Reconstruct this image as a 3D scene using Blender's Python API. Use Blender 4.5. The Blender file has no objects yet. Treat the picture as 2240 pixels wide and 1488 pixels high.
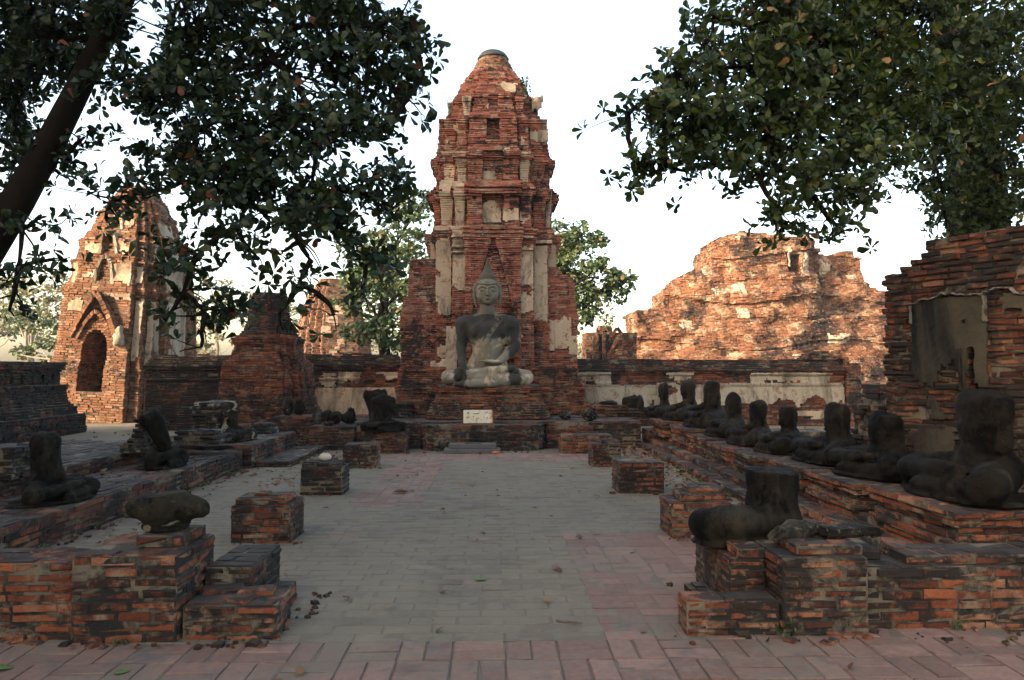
import bpy, math, random
import numpy as np
from mathutils import Vector, Matrix
R = math.radians
random.seed(7)
rng = np.random.RandomState(11)
sc = bpy.context.scene
COL = sc.collection

# ---------------------------------------------------------------- camera, sky, sun, exposure
CAM_Z, FPX, VPX, HZY = 1.6, 1700.0, 1075.0, 808.0
YAW, PITCH = math.atan((1120 - VPX) / FPX), math.atan((HZY - 744) / FPX)
cd = bpy.data.cameras.new('camera'); cam = bpy.data.objects.new('camera', cd); COL.objects.link(cam)
cd.sensor_width = 36; cd.lens = 36 * FPX / 2240; cd.clip_end = 2000; cd.clip_start = .05
cam.location = (0, 0, CAM_Z); cam.rotation_euler = (math.pi / 2 + PITCH, 0, -YAW)
sc.camera = cam
SUN_EL, SUN_AZ = R(20), (0.84, 0.54)          # SUN_AZ: where the light travels to, seen from above
w = bpy.data.worlds.new('World'); sc.world = w; w.use_nodes = True
nt = w.node_tree; bg = nt.nodes['Background']
sky = nt.nodes.new('ShaderNodeTexSky'); sky.sky_type = 'NISHITA'; sky.sun_disc = False
sky.sun_elevation = SUN_EL
sky.sun_rotation = math.atan2(-SUN_AZ[0], -SUN_AZ[1])
sky.air_density = 1.0; sky.dust_density = 3.5; sky.ozone_density = 1.0
tint = nt.nodes.new('ShaderNodeMix'); tint.data_type = 'RGBA'; tint.blend_type = 'MULTIPLY'; tint.inputs[0].default_value = 1
tint.inputs[7].default_value = (1.11, 1.0, .86, 1)                     # white balance of the photograph
nt.links.new(sky.outputs[0], tint.inputs[6]); nt.links.new(tint.outputs[2], bg.inputs[0]); bg.inputs[1].default_value = 0.15
ld = bpy.data.lights.new('sun', 'SUN'); ld.energy = 2.15; ld.angle = R(.5); ld.color = (1, .80, .60)
sun = bpy.data.objects.new('sun', ld); COL.objects.link(sun)
sun.rotation_euler = Vector((SUN_AZ[0] * math.cos(SUN_EL), SUN_AZ[1] * math.cos(SUN_EL), -math.sin(SUN_EL))).to_track_quat('-Z', 'Y').to_euler()
sun.location = (-40, -20, 30)
sc.view_settings.view_transform = 'Standard'; sc.view_settings.look = 'None'
sc.view_settings.exposure = 2.45; sc.view_settings.gamma = 1

# ---------------------------------------------------------------- photo geometry helpers (photograph pixels -> points at a real depth)
_f = Vector((math.sin(YAW) * math.cos(PITCH), math.cos(YAW) * math.cos(PITCH), math.sin(PITCH)))
_r = Vector((math.cos(YAW), -math.sin(YAW), 0)); _u = _r.cross(_f)
def ray(px, py): return _f + _r * ((px - 1120) / FPX) + _u * ((744 - py) / FPX)
def at(px, py, y): d = ray(px, py); t = y / d.y; return Vector((d.x * t, y, CAM_Z + d.z * t))
def X(px, y, py=808): return at(px, py, y).x
def Z(py, y, px=1075): return at(px, py, y).z

# ---------------------------------------------------------------- object helpers
def link(o, parent=None):
    COL.objects.link(o)
    if parent: o.parent = parent
    return o
def tag(o, label=None, cat=None, group=None, kind=None):
    if label: o['label'] = label
    if cat: o['category'] = cat
    if group: o['group'] = group
    if kind: o['kind'] = kind
    return o
def thing(name, label, cat, loc=(0, 0, 0), group=None, rot=(0, 0, 0)):
    o = link(bpy.data.objects.new(name, None)); o.location = loc; o.rotation_euler = rot; o.empty_display_size = .2
    return tag(o, label, cat, group)
def mesh_obj(name, V, F, mats, parent=None, smooth=False, tone=None, mi=None):
    me = bpy.data.meshes.new(name); me.from_pydata([tuple(v) for v in V], [], [tuple(f) for f in F])
    for m in (mats if isinstance(mats, (list, tuple)) else [mats]): me.materials.append(m)
    if mi is not None: me.polygons.foreach_set('material_index', np.asarray(mi, np.int32))
    if tone is not None:
        a = me.attributes.new('tone', 'FLOAT', 'FACE'); a.data.foreach_set('value', np.asarray(tone, np.float32))
    if smooth: me.polygons.foreach_set('use_smooth', np.ones(len(me.polygons), bool))
    me.update()
    return link(bpy.data.objects.new(name, me), parent)

class Pack:
    """collects bricks (chamfered, slightly irregular blocks) and plain polygons, and links them as ONE mesh"""
    def __init__(s): s.b = []; s.V = []; s.F = []; s.T = []
    def brick(s, c, a, b, n, ha, hb, depth, tone=None, ch=.006, jit=.003):
        s.b.append((*c, *a, *b, *n, ha, hb, depth, rng.rand() if tone is None else tone, ch, jit))
    def poly(s, verts, faces, tone=.5):
        o = len(s.V); s.V += [tuple(v) for v in verts]
        for f in faces: s.F.append([i + o for i in f]); s.T.append(tone)
    def prism(s, pts, z0, z1, cap=True):
        n = len(pts); v = [(x, y, z0) for x, y in pts] + [(x, y, z1) for x, y in pts]
        f = [(i, (i + 1) % n, n + (i + 1) % n, n + i) for i in range(n)]
        if cap: f.append(tuple(range(n, 2 * n))); f.append(tuple(range(n - 1, -1, -1)))
        s.poly(v, f)
    def build(s, name, mat, parent=None, core=None):
        V = list(s.V); F = list(s.F); T = list(s.T); MI = [1] * len(F)
        if s.b:
            B = np.array(s.b); N = len(B)
            c, a, b, n = B[:, 0:3], B[:, 3:6], B[:, 6:9], B[:, 9:12]
            ha, hb, dp, tn, ch, jt = (B[:, i] for i in range(12, 18))
            P = np.zeros((N, 12, 3))
            sg = [(-1, -1), (1, -1), (1, 1), (-1, 1)]
            for k, (sa, sb) in enumerate(sg):
                P[:, k] = c + a * (sa * (ha - ch))[:, None] + b * (sb * (hb - ch * .8))[:, None]
                P[:, 4 + k] = c + a * (sa * ha)[:, None] + b * (sb * hb)[:, None] - n * (ch)[:, None]
                P[:, 8 + k] = c + a * (sa * ha)[:, None] + b * (sb * hb)[:, None] - n * dp[:, None]
            P[:, :8] += (rng.rand(N, 8, 3) - .5) * 2 * jt[:, None, None]
            hit = rng.rand(N) < .22; kk = rng.randint(0, 4, N); am = (.25 + .75 * rng.rand(N)) * ch * 3.2
            for k, (sa, sb) in enumerate(sg):
                q = (hit & (kk == k))[:, None]; sh = -a * sa * am[:, None] * .9 - n * am[:, None] * .7 - b * sb * am[:, None] * .5
                P[:, k] += np.where(q, sh, 0); P[:, 4 + k] += np.where(q, sh * .7, 0)
            off = len(V)
            q = [(0, 1, 2, 3)] + [(4 + i, 4 + (i + 1) % 4, (i + 1) % 4, i) for i in range(4)] + [(8 + i, 8 + (i + 1) % 4, 4 + (i + 1) % 4, 4 + i) for i in range(4)]
            Q = (np.array(q)[None] + (np.arange(N) * 12)[:, None, None] + off).reshape(-1, 4)
            V += P.reshape(-1, 3).tolist(); F += Q.tolist()
            T += np.repeat(tn, 9).tolist(); MI += [0] * (N * 9)
        return mesh_obj(name, V, F, [mat, core or M['mortar']], parent, tone=T, mi=MI)

def inset(pts, d):
    out = []; n = len(pts)
    for i in range(n):
        p0, p1, p2 = (np.array(pts[j % n], float) for j in (i - 1, i, i + 1))
        e1 = p1 - p0; e2 = p2 - p1; e1 /= np.linalg.norm(e1) + 1e-9; e2 /= np.linalg.norm(e2) + 1e-9
        n1 = np.array([-e1[1], e1[0]]); n2 = np.array([-e2[1], e2[0]]); m = n1 + n2
        l = m.dot(m)
        m = m * (2 / l) if l > .2 else n1
        out.append(tuple(p1 + m * d))
    return out
def wob(x, y): return .006 * math.sin(1.9 * x + 1.3 * y) + .004 * math.sin(4.3 * x - 2.2 * y + 1)
def course(pk, pts, z, h, L=.27, depth=.13, jit=.008, gap=.009, drop=0, k=0, ch=.006, wave=1, tone=None, core=True, skip_back=False, cin=.009):
    """one ring of bricks along the CCW polygon pts, between z and z+h, with a mortar core behind"""
    n = len(pts)
    if core: pk.prism(inset(pts, cin), z, z + h - .001)
    for i in range(n):
        p0, p1 = np.array(pts[i], float), np.array(pts[(i + 1) % n], float)
        e = p1 - p0; l = np.linalg.norm(e)
        if l < .02: continue
        e /= l; nn = np.array([e[1], -e[0]])
        if skip_back and nn[1] > .5: continue
        s = 0.0; first = (L * .5 if (k + i) % 2 else L) * (.8 + .4 * rng.rand())
        while s < l - 1e-4:
            s1 = s + first; first = L * (.72 + .5 * rng.rand())
            if l - s1 < L * .3: s1 = l
            s1 = min(s1, l)
            if rng.rand() >= drop:
                endb = s < 1e-6 or s1 > l - 1e-4; cut = .016 * rng.rand() if endb and l > .25 else 0
                m = p0 + e * (s + s1) / 2 + nn * (rng.rand() - .45) * 2 * jit
                hh = h / 2 - gap / 2 + (rng.rand() - .6) * .006
                zz = z + h / 2 + wave * wob(m[0], m[1]) + (rng.rand() - .5) * .004
                sl = (rng.rand() - .5) * .05
                a = (e[0], e[1], sl * .4); a2 = nn * 1.0
                ang = (rng.rand() - .5) * .05
                nx, ny = nn[0] - e[0] * ang, nn[1] - e[1] * ang
                pk.brick((m[0], m[1], zz), a, (0, 0, 1), (nx, ny, 0), max(.01, (s1 - s) / 2 - gap / 2 - cut / 2), hh, depth,
                         tone=None if tone is None else tone(), ch=ch * (1.7 if endb else 1), jit=ch * .6)
            s = s1
def rect(x0, x1, y0, y1): return [(x0, y0), (x1, y0), (x1, y1), (x0, y1)]
def topbricks(pk, x0, x1, y0, y1, z, L=.28, W=.14, along='x', drop=0, jit=.005, depth=.05, g=.008, ch=.006):
    if along == 'x': la, lb, A, Bv = x1 - x0, y1 - y0, (1, 0, 0), (0, 1, 0)
    else: la, lb, A, Bv = y1 - y0, x1 - x0, (0, 1, 0), (-1, 0, 0)
    nb = max(1, round(lb / W)); wb = lb / nb
    for j in range(nb):
        s = 0; first = L * (.5 if j % 2 else 1)
        while s < la - 1e-4:
            s1 = min(la, s + first); first = L * (.85 + .3 * rng.rand())
            if la - s1 < L * .3: s1 = la
            if rng.rand() >= drop:
                u = (s + s1) / 2; v = (j + .5) * wb
                c = (x0 + u, y0 + v, z) if along == 'x' else (x0 + v, y0 + u, z)
                tl = (rng.rand(2) - .5) * .03
                pk.brick((c[0], c[1], z + (rng.rand() - .5) * 2 * jit + wob(c[0], c[1]) * .6), A, Bv, (tl[0], tl[1], 1), (s1 - s) / 2 - g / 2, wb / 2 - g / 2, depth, ch=ch, jit=ch * .6)
            s = s1
def brick_box(pk, x0, x1, y0, y1, z0, z1, h=.062, L=.27, drop=.0, top=True, along='x', jit=.008, profile=None, ch=.006, ragged=0.0, topdrop=0, gap=.009, cin=.009):
    """a rectangular brick block with courses all round and a bricked top; profile(k, n) -> outward offset of course k"""
    n = max(1, round((z1 - z0) / h)); hh = (z1 - z0) / n
    for k in range(n):
        o = profile(k, n) if profile else 0
        dr = drop + (ragged if k >= n - 2 else 0)
        course(pk, rect(x0 - o, x1 + o, y0 - o, y1 + o), z0 + k * hh, hh, L=L, jit=jit, drop=dr, k=k, ch=ch, gap=gap, cin=cin)
    o = profile(n - 1, n) if profile else 0
    if top: topbricks(pk, x0 - o + .012, x1 + o - .012, y0 - o + .012, y1 + o - .012, z1 + .006, along=along, drop=topdrop, L=L, ch=ch)

# ---------------------------------------------------------------- materials
M = {}
def mat(name):
    m = bpy.data.materials.new(name); m.use_nodes = True; M[name] = m
    t = m.node_tree; p = t.nodes['Principled BSDF']; p.inputs['Roughness'].default_value = .9
    p.inputs['Specular IOR Level'].default_value = .25
    return m, t, p
def nd(t, typ, **kw):
    n = t.nodes.new(typ)
    for k, v in kw.items(): setattr(n, k, v)
    return n
def noise(t, co, scale, detail=6, rough=.6, dist=0, stretch=None):
    if stretch:
        mp = nd(t, 'ShaderNodeMapping'); mp.inputs['Scale'].default_value = stretch; t.links.new(co, mp.inputs[0]); co = mp.outputs[0]
    n = nd(t, 'ShaderNodeTexNoise'); t.links.new(co, n.inputs['Vector'])
    n.inputs['Scale'].default_value = scale; n.inputs['Detail'].default_value = detail; n.inputs['Roughness'].default_value = rough; n.inputs['Distortion'].default_value = dist
    return n.outputs['Fac']
def ramp(t, fac, stops, interp='LINEAR'):
    r = nd(t, 'ShaderNodeValToRGB'); r.color_ramp.interpolation = interp; el = r.color_ramp.elements
    while len(el) < len(stops): el.new(.5)
    for e, (p, c) in zip(el, stops): e.position = p; e.color = (*c, 1) if len(c) == 3 else c
    t.links.new(fac, r.inputs[0]); return r.outputs[0]
def mask(t, fac, lo, hi): return ramp(t, fac, [(lo, (0, 0, 0)), (hi, (1, 1, 1))])
def mix(t, fac, a, b, mode='MIX'):
    m = nd(t, 'ShaderNodeMix', data_type='RGBA', blend_type=mode)
    for i, v in ((0, fac), (6, a), (7, b)):
        if isinstance(v, (int, float)): m.inputs[i].default_value = v
        elif isinstance(v, tuple): m.inputs[i].default_value = (*v, 1)
        else: t.links.new(v, m.inputs[i])
    return m.outputs[2]
def math_(t, op, a, b=None):
    m = nd(t, 'ShaderNodeMath', operation=op)
    for i, v in enumerate((a, b)):
        if v is None: continue
        if isinstance(v, (int, float)): m.inputs[i].default_value = v
        else: t.links.new(v, m.inputs[i])
    return m.outputs[0]
def bump(t, p, h, strength=.4, dist=.02):
    b = nd(t, 'ShaderNodeBump'); b.inputs['Strength'].default_value = strength; b.inputs['Distance'].default_value = dist
    t.links.new(h, b.inputs['Height']); t.links.new(b.outputs[0], p.inputs['Normal'])
def pos(t): return nd(t, 'ShaderNodeNewGeometry').outputs['Position']
def objco(t): return nd(t, 'ShaderNodeTexCoord').outputs['Object']
def attr(t, n='tone'): return nd(t, 'ShaderNodeAttribute', attribute_name=n).outputs['Fac']

def brick_mat(name, stops, mold=.5, moldcol=(.012, .0105, .009), pale=.35, palecol=(.23, .17, .11), scale=1.0, topmold=.10, dust=.4):
    m, t, p = mat(name); co = pos(t)
    base = ramp(t, attr(t), stops)
    n1 = noise(t, co, 26 * scale, 5, .7)
    base = mix(t, .55, base, ramp(t, n1, [(.3, (.55, .5, .48)), (.7, (1.3, 1.25, 1.2))]), 'MULTIPLY')
    # pale lime and mortar smears
    n2 = noise(t, co, 3.1 * scale, 9, .72, .4)
    pm = math_(t, 'MULTIPLY', mask(t, n2, .51, .63), pale)
    base = mix(t, pm, base, palecol)
    # black mould: patches, more of it on some bricks than others
    n3 = noise(t, co, 1.0 * scale, 9, .66, .5)
    n4 = noise(t, co, 9 * scale, 6, .7)
    sep = nd(t, 'ShaderNodeSeparateXYZ'); t.links.new(nd(t, 'ShaderNodeNewGeometry').outputs['Normal'], sep.inputs[0])
    s = math_(t, 'ADD', n3, math_(t, 'MULTIPLY', math_(t, 'SUBTRACT', n4, .5), .55))
    s = math_(t, 'ADD', s, math_(t, 'MULTIPLY', math_(t, 'MAXIMUM', sep.outputs[2], 0), topmold))
    rnd = math_(t, 'FRACT', math_(t, 'MULTIPLY', attr(t), 37.7))
    s = math_(t, 'ADD', s, math_(t, 'MULTIPLY', math_(t, 'SUBTRACT', rnd, .5), .09))
    mk = mask(t, s, .648 - .3 * mold, .742 - .3 * mold)
    base = mix(t, math_(t, 'MULTIPLY', mk, .93), base, moldcol)
    # dust lying on faces that look up
    up = math_(t, 'MULTIPLY', mask(t, sep.outputs[2], .6, .95), math_(t, 'MULTIPLY', mask(t, noise(t, co, 2.3, 7, .7), .38, .62), dust))
    base = mix(t, up, base, (.095, .076, .058))
    t.links.new(base, p.inputs['Base Color'])
    bump(t, p, math_(t, 'ADD', noise(t, co, 70 * scale, 5, .7), math_(t, 'MULTIPLY', n4, .8)), .55, .012)
    return m
RED = [(0, (.045, .018, .012)), (.25, (.11, .031, .015)), (.6, (.165, .047, .020)), (.88, (.215, .068, .027)), (.98, (.24, .088, .04)), (1, (.20, .13, .085))]
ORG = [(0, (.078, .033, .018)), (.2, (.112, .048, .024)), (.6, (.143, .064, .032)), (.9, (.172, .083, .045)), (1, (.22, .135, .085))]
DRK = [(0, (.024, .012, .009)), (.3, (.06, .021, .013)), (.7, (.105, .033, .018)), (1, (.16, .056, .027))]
brick_mat('old_brick', RED, mold=.5, topmold=.14, pale=.6, scale=1.5)
brick_mat('tower_brick', [(0, (.11, .032, .019)), (.2, (.195, .058, .036)), (.6, (.245, .078, .048)), (.95, (.295, .107, .067)), (1, (.30, .17, .11))], mold=.38, pale=.85, palecol=(.30, .225, .15), topmold=.25, dust=.15, scale=1.3)
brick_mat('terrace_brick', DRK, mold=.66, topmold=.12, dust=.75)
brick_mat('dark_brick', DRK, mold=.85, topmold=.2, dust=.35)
brick_mat('wall_brick', [(0, (.034, .014, .010)), (.4, (.105, .029, .014)), (.8, (.17, .047, .020)), (1, (.20, .095, .055))], mold=.58, topmold=.3)
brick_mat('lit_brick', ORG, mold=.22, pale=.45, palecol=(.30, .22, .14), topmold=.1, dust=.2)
brick_mat('ruin_brick', ORG, mold=.41, pale=.75, palecol=(.31, .24, .16), scale=.45, topmold=.05, dust=.2)
def simple(name, c1, c2, scale=8, bs=.4, rough=.9, stain=None, sm=(.55, .7), streak=False, bscale=None, scoord=None, through=None):
    m, t, p = mat(name); co = objco(t) if scoord else pos(t)
    b = mix(t, noise(t, co, scale, 7, .65), c1, c2)
    if stain:
        s = noise(t, co, scale * .35, 9, .7, .5, stretch=(1, 1, .25) if streak else None)
        b = mix(t, mask(t, s, *sm), b, stain)
    if through:
        b = mix(t, math_(t, 'MULTIPLY', mask(t, noise(t, co, 5.5, 9, .76, .6), .545, .60), .85), b, through)
        b = mix(t, math_(t, 'MULTIPLY', mask(t, noise(t, co, 2.2, 9, .74, .6, stretch=(1, 1, .35)), .54, .64), .8), b, (.045, .038, .03))
    t.links.new(b, p.inputs['Base Color']); p.inputs['Roughness'].default_value = rough
    bump(t, p, noise(t, co, bscale or scale * 5, 6, .7), bs, .015)
    return m
simple('mortar', (.085, .068, .045), (.19, .15, .10), 9, .8, stain=(.018, .016, .013), sm=(.42, .53), bscale=40)
simple('plaster', (.27, .20, .13), (.39, .30, .205), 3.0, .5, stain=(.11, .082, .055), sm=(.50, .64), streak=True, bscale=22, through=(.19, .068, .04))
simple('pale_plaster', (.23, .19, .135), (.34, .29, .215), 2.2, .5, stain=(.095, .074, .05), sm=(.5, .64), streak=True, bscale=20, through=(.17, .07, .045))
simple('dark_plaster', (.017, .014, .0095), (.085, .068, .042), 2.4, .7, stain=(.0075, .007, .0055), sm=(.44, .56), streak=True, bscale=24)
simple('plaster_edge', (.09, .08, .062), (.19, .17, .135), 9, .4)
def stone_mat(name, a, b, dark, lich, lm=(.62, .68), dm=(.42, .6), cream=None, cm=(.60, .63)):
    m, t, p = mat(name); co = pos(t)
    c = mix(t, noise(t, co, 11, 8, .72), a, b)
    c = mix(t, mask(t, noise(t, co, 4.2, 9, .72, .5), *dm), c, dark)
    c = mix(t, math_(t, 'MULTIPLY', mask(t, noise(t, co, 3.0, 8, .7, .3, stretch=(1, 1, .35)), .53, .66), .6), c, lich)
    c = mix(t, mask(t, noise(t, co, 16, 8, .78), *lm), c, lich)
    if cream: c = mix(t, mask(t, noise(t, co, 4.6, 4, .55, .6), *cm), c, cream)
    t.links.new(c, p.inputs['Base Color']); p.inputs['Roughness'].default_value = .75; p.inputs['Specular IOR Level'].default_value = .07
    bump(t, p, math_(t, 'ADD', noise(t, co, 48, 7, .78), math_(t, 'MULTIPLY', noise(t, co, 13, 6, .72), 1.3)), 1.0, .022)
stone_mat('dark_stone', (.0065, .0054, .004), (.023, .0175, .0108), (.003, .0027, .0024), (.055, .044, .03), lm=(.63, .70), dm=(.46, .58))
stone_mat('mossy_stone', (.012, .0105, .007), (.042, .034, .021), (.0045, .004, .0034), (.085, .075, .05), lm=(.60, .68), dm=(.46, .58), cream=(.22, .18, .115), cm=(.585, .61))
stone_mat('grey_rubble', (.014, .012, .009), (.05, .042, .031), (.006, .0055, .005), (.17, .155, .12), lm=(.57, .63))
# weathered stucco of the seated statue: pale belly, black shoulders, arms and one knee
m, t, p = mat('statue_stucco'); co = objco(t)
c = mix(t, noise(t, co, 6, 9, .75), (.10, .088, .063), (.20, .172, .122))
c = mix(t, mask(t, noise(t, co, 2.4, 7, .66, .4), .51, .57), c, (.31, .24, .165))
sx = nd(t, 'ShaderNodeSeparateXYZ'); t.links.new(co, sx.inputs[0])
ax = math_(t, 'ABSOLUTE', sx.outputs[0])
zz = math_(t, 'SUBTRACT', 1, math_(t, 'MULTIPLY', math_(t, 'ABSOLUTE', math_(t, 'SUBTRACT', sx.outputs[2], 1.36)), 2.6))
arm = math_(t, 'MULTIPLY', math_(t, 'SUBTRACT', 1, math_(t, 'MULTIPLY', math_(t, 'ABSOLUTE', math_(t, 'SUBTRACT', ax, .62)), 5.5)), 1.0)
d = math_(t, 'MAXIMUM', math_(t, 'MAXIMUM', zz, arm), -.35)
d = math_(t, 'ADD', math_(t, 'MULTIPLY', d, .40), noise(t, co, 3.0, 9, .72, .5))
c = mix(t, math_(t, 'MULTIPLY', mask(t, d, .535, .655), .95), c, (.016, .0155, .0135))
c = mix(t, math_(t, 'MULTIPLY', mask(t, noise(t, co, 5.5, 9, .75, .4, stretch=(1, 1, .3)), .52, .66), .35), c, (.03, .028, .022))
# the band of the robe from the left shoulder to the waist
bl = math_(t, 'ADD', math_(t, 'MULTIPLY', sx.outputs[0], -.72), math_(t, 'MULTIPLY', math_(t, 'SUBTRACT', sx.outputs[2], 1.2), .46))
bm = math_(t, 'MULTIPLY', math_(t, 'LESS_THAN', math_(t, 'ABSOLUTE', math_(t, 'ADD', bl, .055)), .045), mask(t, noise(t, co, 4.5, 8, .75, .5), .46, .54))
bm = math_(t, 'MULTIPLY', bm, math_(t, 'MULTIPLY', math_(t, 'GREATER_THAN', sx.outputs[2], .55), math_(t, 'LESS_THAN', sx.outputs[2], 1.56)))
c = mix(t, math_(t, 'MULTIPLY', bm, .4), c, (.20, .158, .112))
hd = math_(t, 'MULTIPLY', math_(t, 'GREATER_THAN', sx.outputs[2], 1.62), .9)
c = mix(t, hd, c, mix(t, noise(t, co, 6, 7, .7), (.068, .061, .044), (.125, .112, .08)))
c = mix(t, math_(t, 'MULTIPLY', math_(t, 'GREATER_THAN', math_(t, 'ADD', sx.outputs[2], math_(t, 'MULTIPLY', sx.outputs[1], .5)), 2.30), .85), c, mix(t, noise(t, co, 7, 7, .7), (.022, .02, .014), (.06, .053, .038)))
t.links.new(c, p.inputs['Base Color'])
bump(t, p, math_(t, 'ADD', noise(t, co, 40, 6, .75), noise(t, co, 8, 5, .7)), .45, .014)
def pave_mat(name, stops, dust, dm, sand, dark):
    m, t, p = mat(name); co = pos(t)
    b = ramp(t, attr(t), stops)
    b = mix(t, .7, b, ramp(t, noise(t, co, 19, 7, .72), [(.3, (.66, .66, .68)), (.7, (1.25, 1.2, 1.15))]), 'MULTIPLY')
    b = mix(t, mask(t, noise(t, co, .9, 9, .7, .4), *dm), b, dust)
    b = mix(t, math_(t, 'MULTIPLY', mask(t, noise(t, co, 2.1, 9, .74, .5), .54, .64), .7), b, sand)
    b = mix(t, math_(t, 'MULTIPLY', mask(t, noise(t, co, 2.9, 9, .72, .3), .55, .66), .65), b, dark)
    b = mix(t, math_(t, 'MULTIPLY', mask(t, noise(t, co, 7.5, 9, .78, .8), .64, .69), .75), b, (.035, .027, .019))
    b = mix(t, math_(t, 'MULTIPLY', mask(t, noise(t, co, 38, 4, .7), .66, .70), .7), b, (.045, .03, .018))
    t.links.new(b, p.inputs['Base Color'])
    bump(t, p, math_(t, 'ADD', noise(t, co, 60, 5, .7), noise(t, co, 9, 5, .7)), .55, .010)
pave_mat('pink_paving', [(0, (.145, .088, .067)), (.5, (.18, .107, .082)), (1, (.215, .13, .10))], (.14, .112, .083), (.48, .62), (.19, .14, .10), (.075, .068, .063))
pave_mat('worn_paving', [(0, (.098, .083, .060)), (.6, (.135, .112, .081)), (.92, (.158, .130, .092)), (.97, (.17, .11, .085)), (1, (.085, .095, .095))], (.145, .119, .083), (.38, .52), (.175, .142, .10), (.066, .059, .05))
simple('joint_sand', (.095, .074, .052), (.145, .113, .082), 4, .4)
m, t, p = mat('bare_earth'); co = pos(t)
c = mix(t, noise(t, co, 1.2, 9, .7), (.13, .102, .07), (.19, .155, .11))
c = mix(t, mask(t, noise(t, co, .35, 8, .7), .52, .62), c, (.075, .085, .035))
t.links.new(c, p.inputs['Base Color']); bump(t, p, noise(t, co, 14, 8, .75), .6, .03)
simple('bark', (.006, .005, .004), (.018, .0135, .010), 6, .8, bscale=18)
M['bark'].node_tree.nodes['Principled BSDF'].inputs['Specular IOR Level'].default_value = .04
simple('pale_bark', (.10, .085, .065), (.18, .15, .115), 6, .8, bscale=18)
simple('metal_cap', (.018, .021, .019), (.035, .038, .034), 7, .3, rough=.6, stain=(.02, .02, .02))
simple('slate_slab', (.07, .065, .06), (.13, .12, .11), 5, .4, stain=(.03, .028, .026))
def leaf_mat(name, stops, trans=.25, rough=.45):
    m, t, p = mat(name); c = ramp(t, attr(t), stops)
    t.links.new(c, p.inputs['Base Color']); p.inputs['Roughness'].default_value = rough; p.inputs['Specular IOR Level'].default_value = .2
    tr = nd(t, 'ShaderNodeBsdfTranslucent'); t.links.new(mix(t, 1.0, c, (1.2, 1.25, .5), 'MULTIPLY'), tr.inputs[0])
    ms = nd(t, 'ShaderNodeMixShader'); ms.inputs[0].default_value = trans
    t.links.new(p.outputs[0], ms.inputs[1]); t.links.new(tr.outputs[0], ms.inputs[2])
    t.links.new(ms.outputs[0], t.nodes['Material Output'].inputs[0])
leaf_mat('almond_leaf', [(0, (.006, .012, .006)), (.45, (.011, .022, .009)), (.85, (.021, .036, .012)), (.975, (.05, .06, .018)), (.985, (.10, .03, .014)), (1, (.14, .04, .02))], .24)
leaf_mat('bright_leaf', [(0, (.010, .018, .005)), (.5, (.024, .038, .009)), (.9, (.050, .066, .015)), (.985, (.12, .13, .045)), (1, (.3, .13, .06))], .32)
leaf_mat('mid_leaf', [(0, (.03, .05, .024)), (.5, (.055, .085, .035)), (.93, (.09, .115, .045)), (1, (.22, .14, .07))], .2, .5)
leaf_mat('hazy_leaf', [(0, (.08, .085, .05)), (.5, (.14, .14, .08)), (1, (.22, .19, .11))], .2, .7)  # pale tones put the distance haze into the leaf colour
leaf_mat('dry_leaf', [(0, (.05, .025, .014)), (.5, (.12, .06, .03)), (.85, (.20, .12, .05)), (1, (.14, .03, .03))], .1, .7)
simple('green_leaf', (.06, .10, .03), (.10, .15, .04), 8, .2, rough=.5)
simple('brown_leaf', (.10, .04, .022), (.17, .075, .04), 12, .3, rough=.7)
simple('maroon_leaf', (.06, .008, .016), (.13, .02, .035), 12, .3, rough=.6)
simple('orange_cloth', (.40, .10, .03), (.5, .16, .05), 12, .3)
simple('twig_wood', (.07, .05, .045), (.13, .10, .09), 18, .4)
simple('cream_stone', (.38, .32, .23), (.5, .43, .32), 12, .5)
m, t, p = mat('sign_enamel'); co = objco(t)
c = mix(t, noise(t, co, 9, 5, .6), (.48, .41, .28), (.62, .55, .41))
c = mix(t, mask(t, noise(t, co, 5.5, 7, .7, .5), .53, .63), c, (.36, .15, .05))
t.links.new(c, p.inputs['Base Color']); p.inputs['Roughness'].default_value = .55
simple('rusty_metal', (.12, .045, .02), (.24, .10, .04), 14, .3)
simple('sign_ink', (.05, .06, .055), (.10, .11, .10), 20, .1)
simple('sign_blue', (.42, .50, .56), (.55, .62, .66), 12, .1)
# ---------------------------------------------------------------- ground and paving
n = 60
V = []; F = []
xs = np.concatenate([np.linspace(-900, -40, 8)[:-1], np.linspace(-40, 40, 41), np.linspace(40, 900, 8)[1:]])
ys = np.concatenate([np.linspace(-300, -5, 6)[:-1], np.linspace(-5, 70, 39), np.linspace(70, 1500, 9)[1:]])
for y in ys:
    for x in xs:
        out = max(0, abs(x) - 5.5, y - 25)
        V.append((x, y, -.02 + (.03 * math.sin(x * .7 + y * .3) * math.sin(y * .5) if out > 1 and abs(x) < 40 else 0) - (.0 if out else .012)))
nx_ = len(xs)
for j in range(len(ys) - 1):
    for i in range(nx_ - 1): F.append((j * nx_ + i, j * nx_ + i + 1, (j + 1) * nx_ + i + 1, (j + 1) * nx_ + i))
tag(mesh_obj('ground', V, F, M['bare_earth'], smooth=True), kind='structure')

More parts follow.
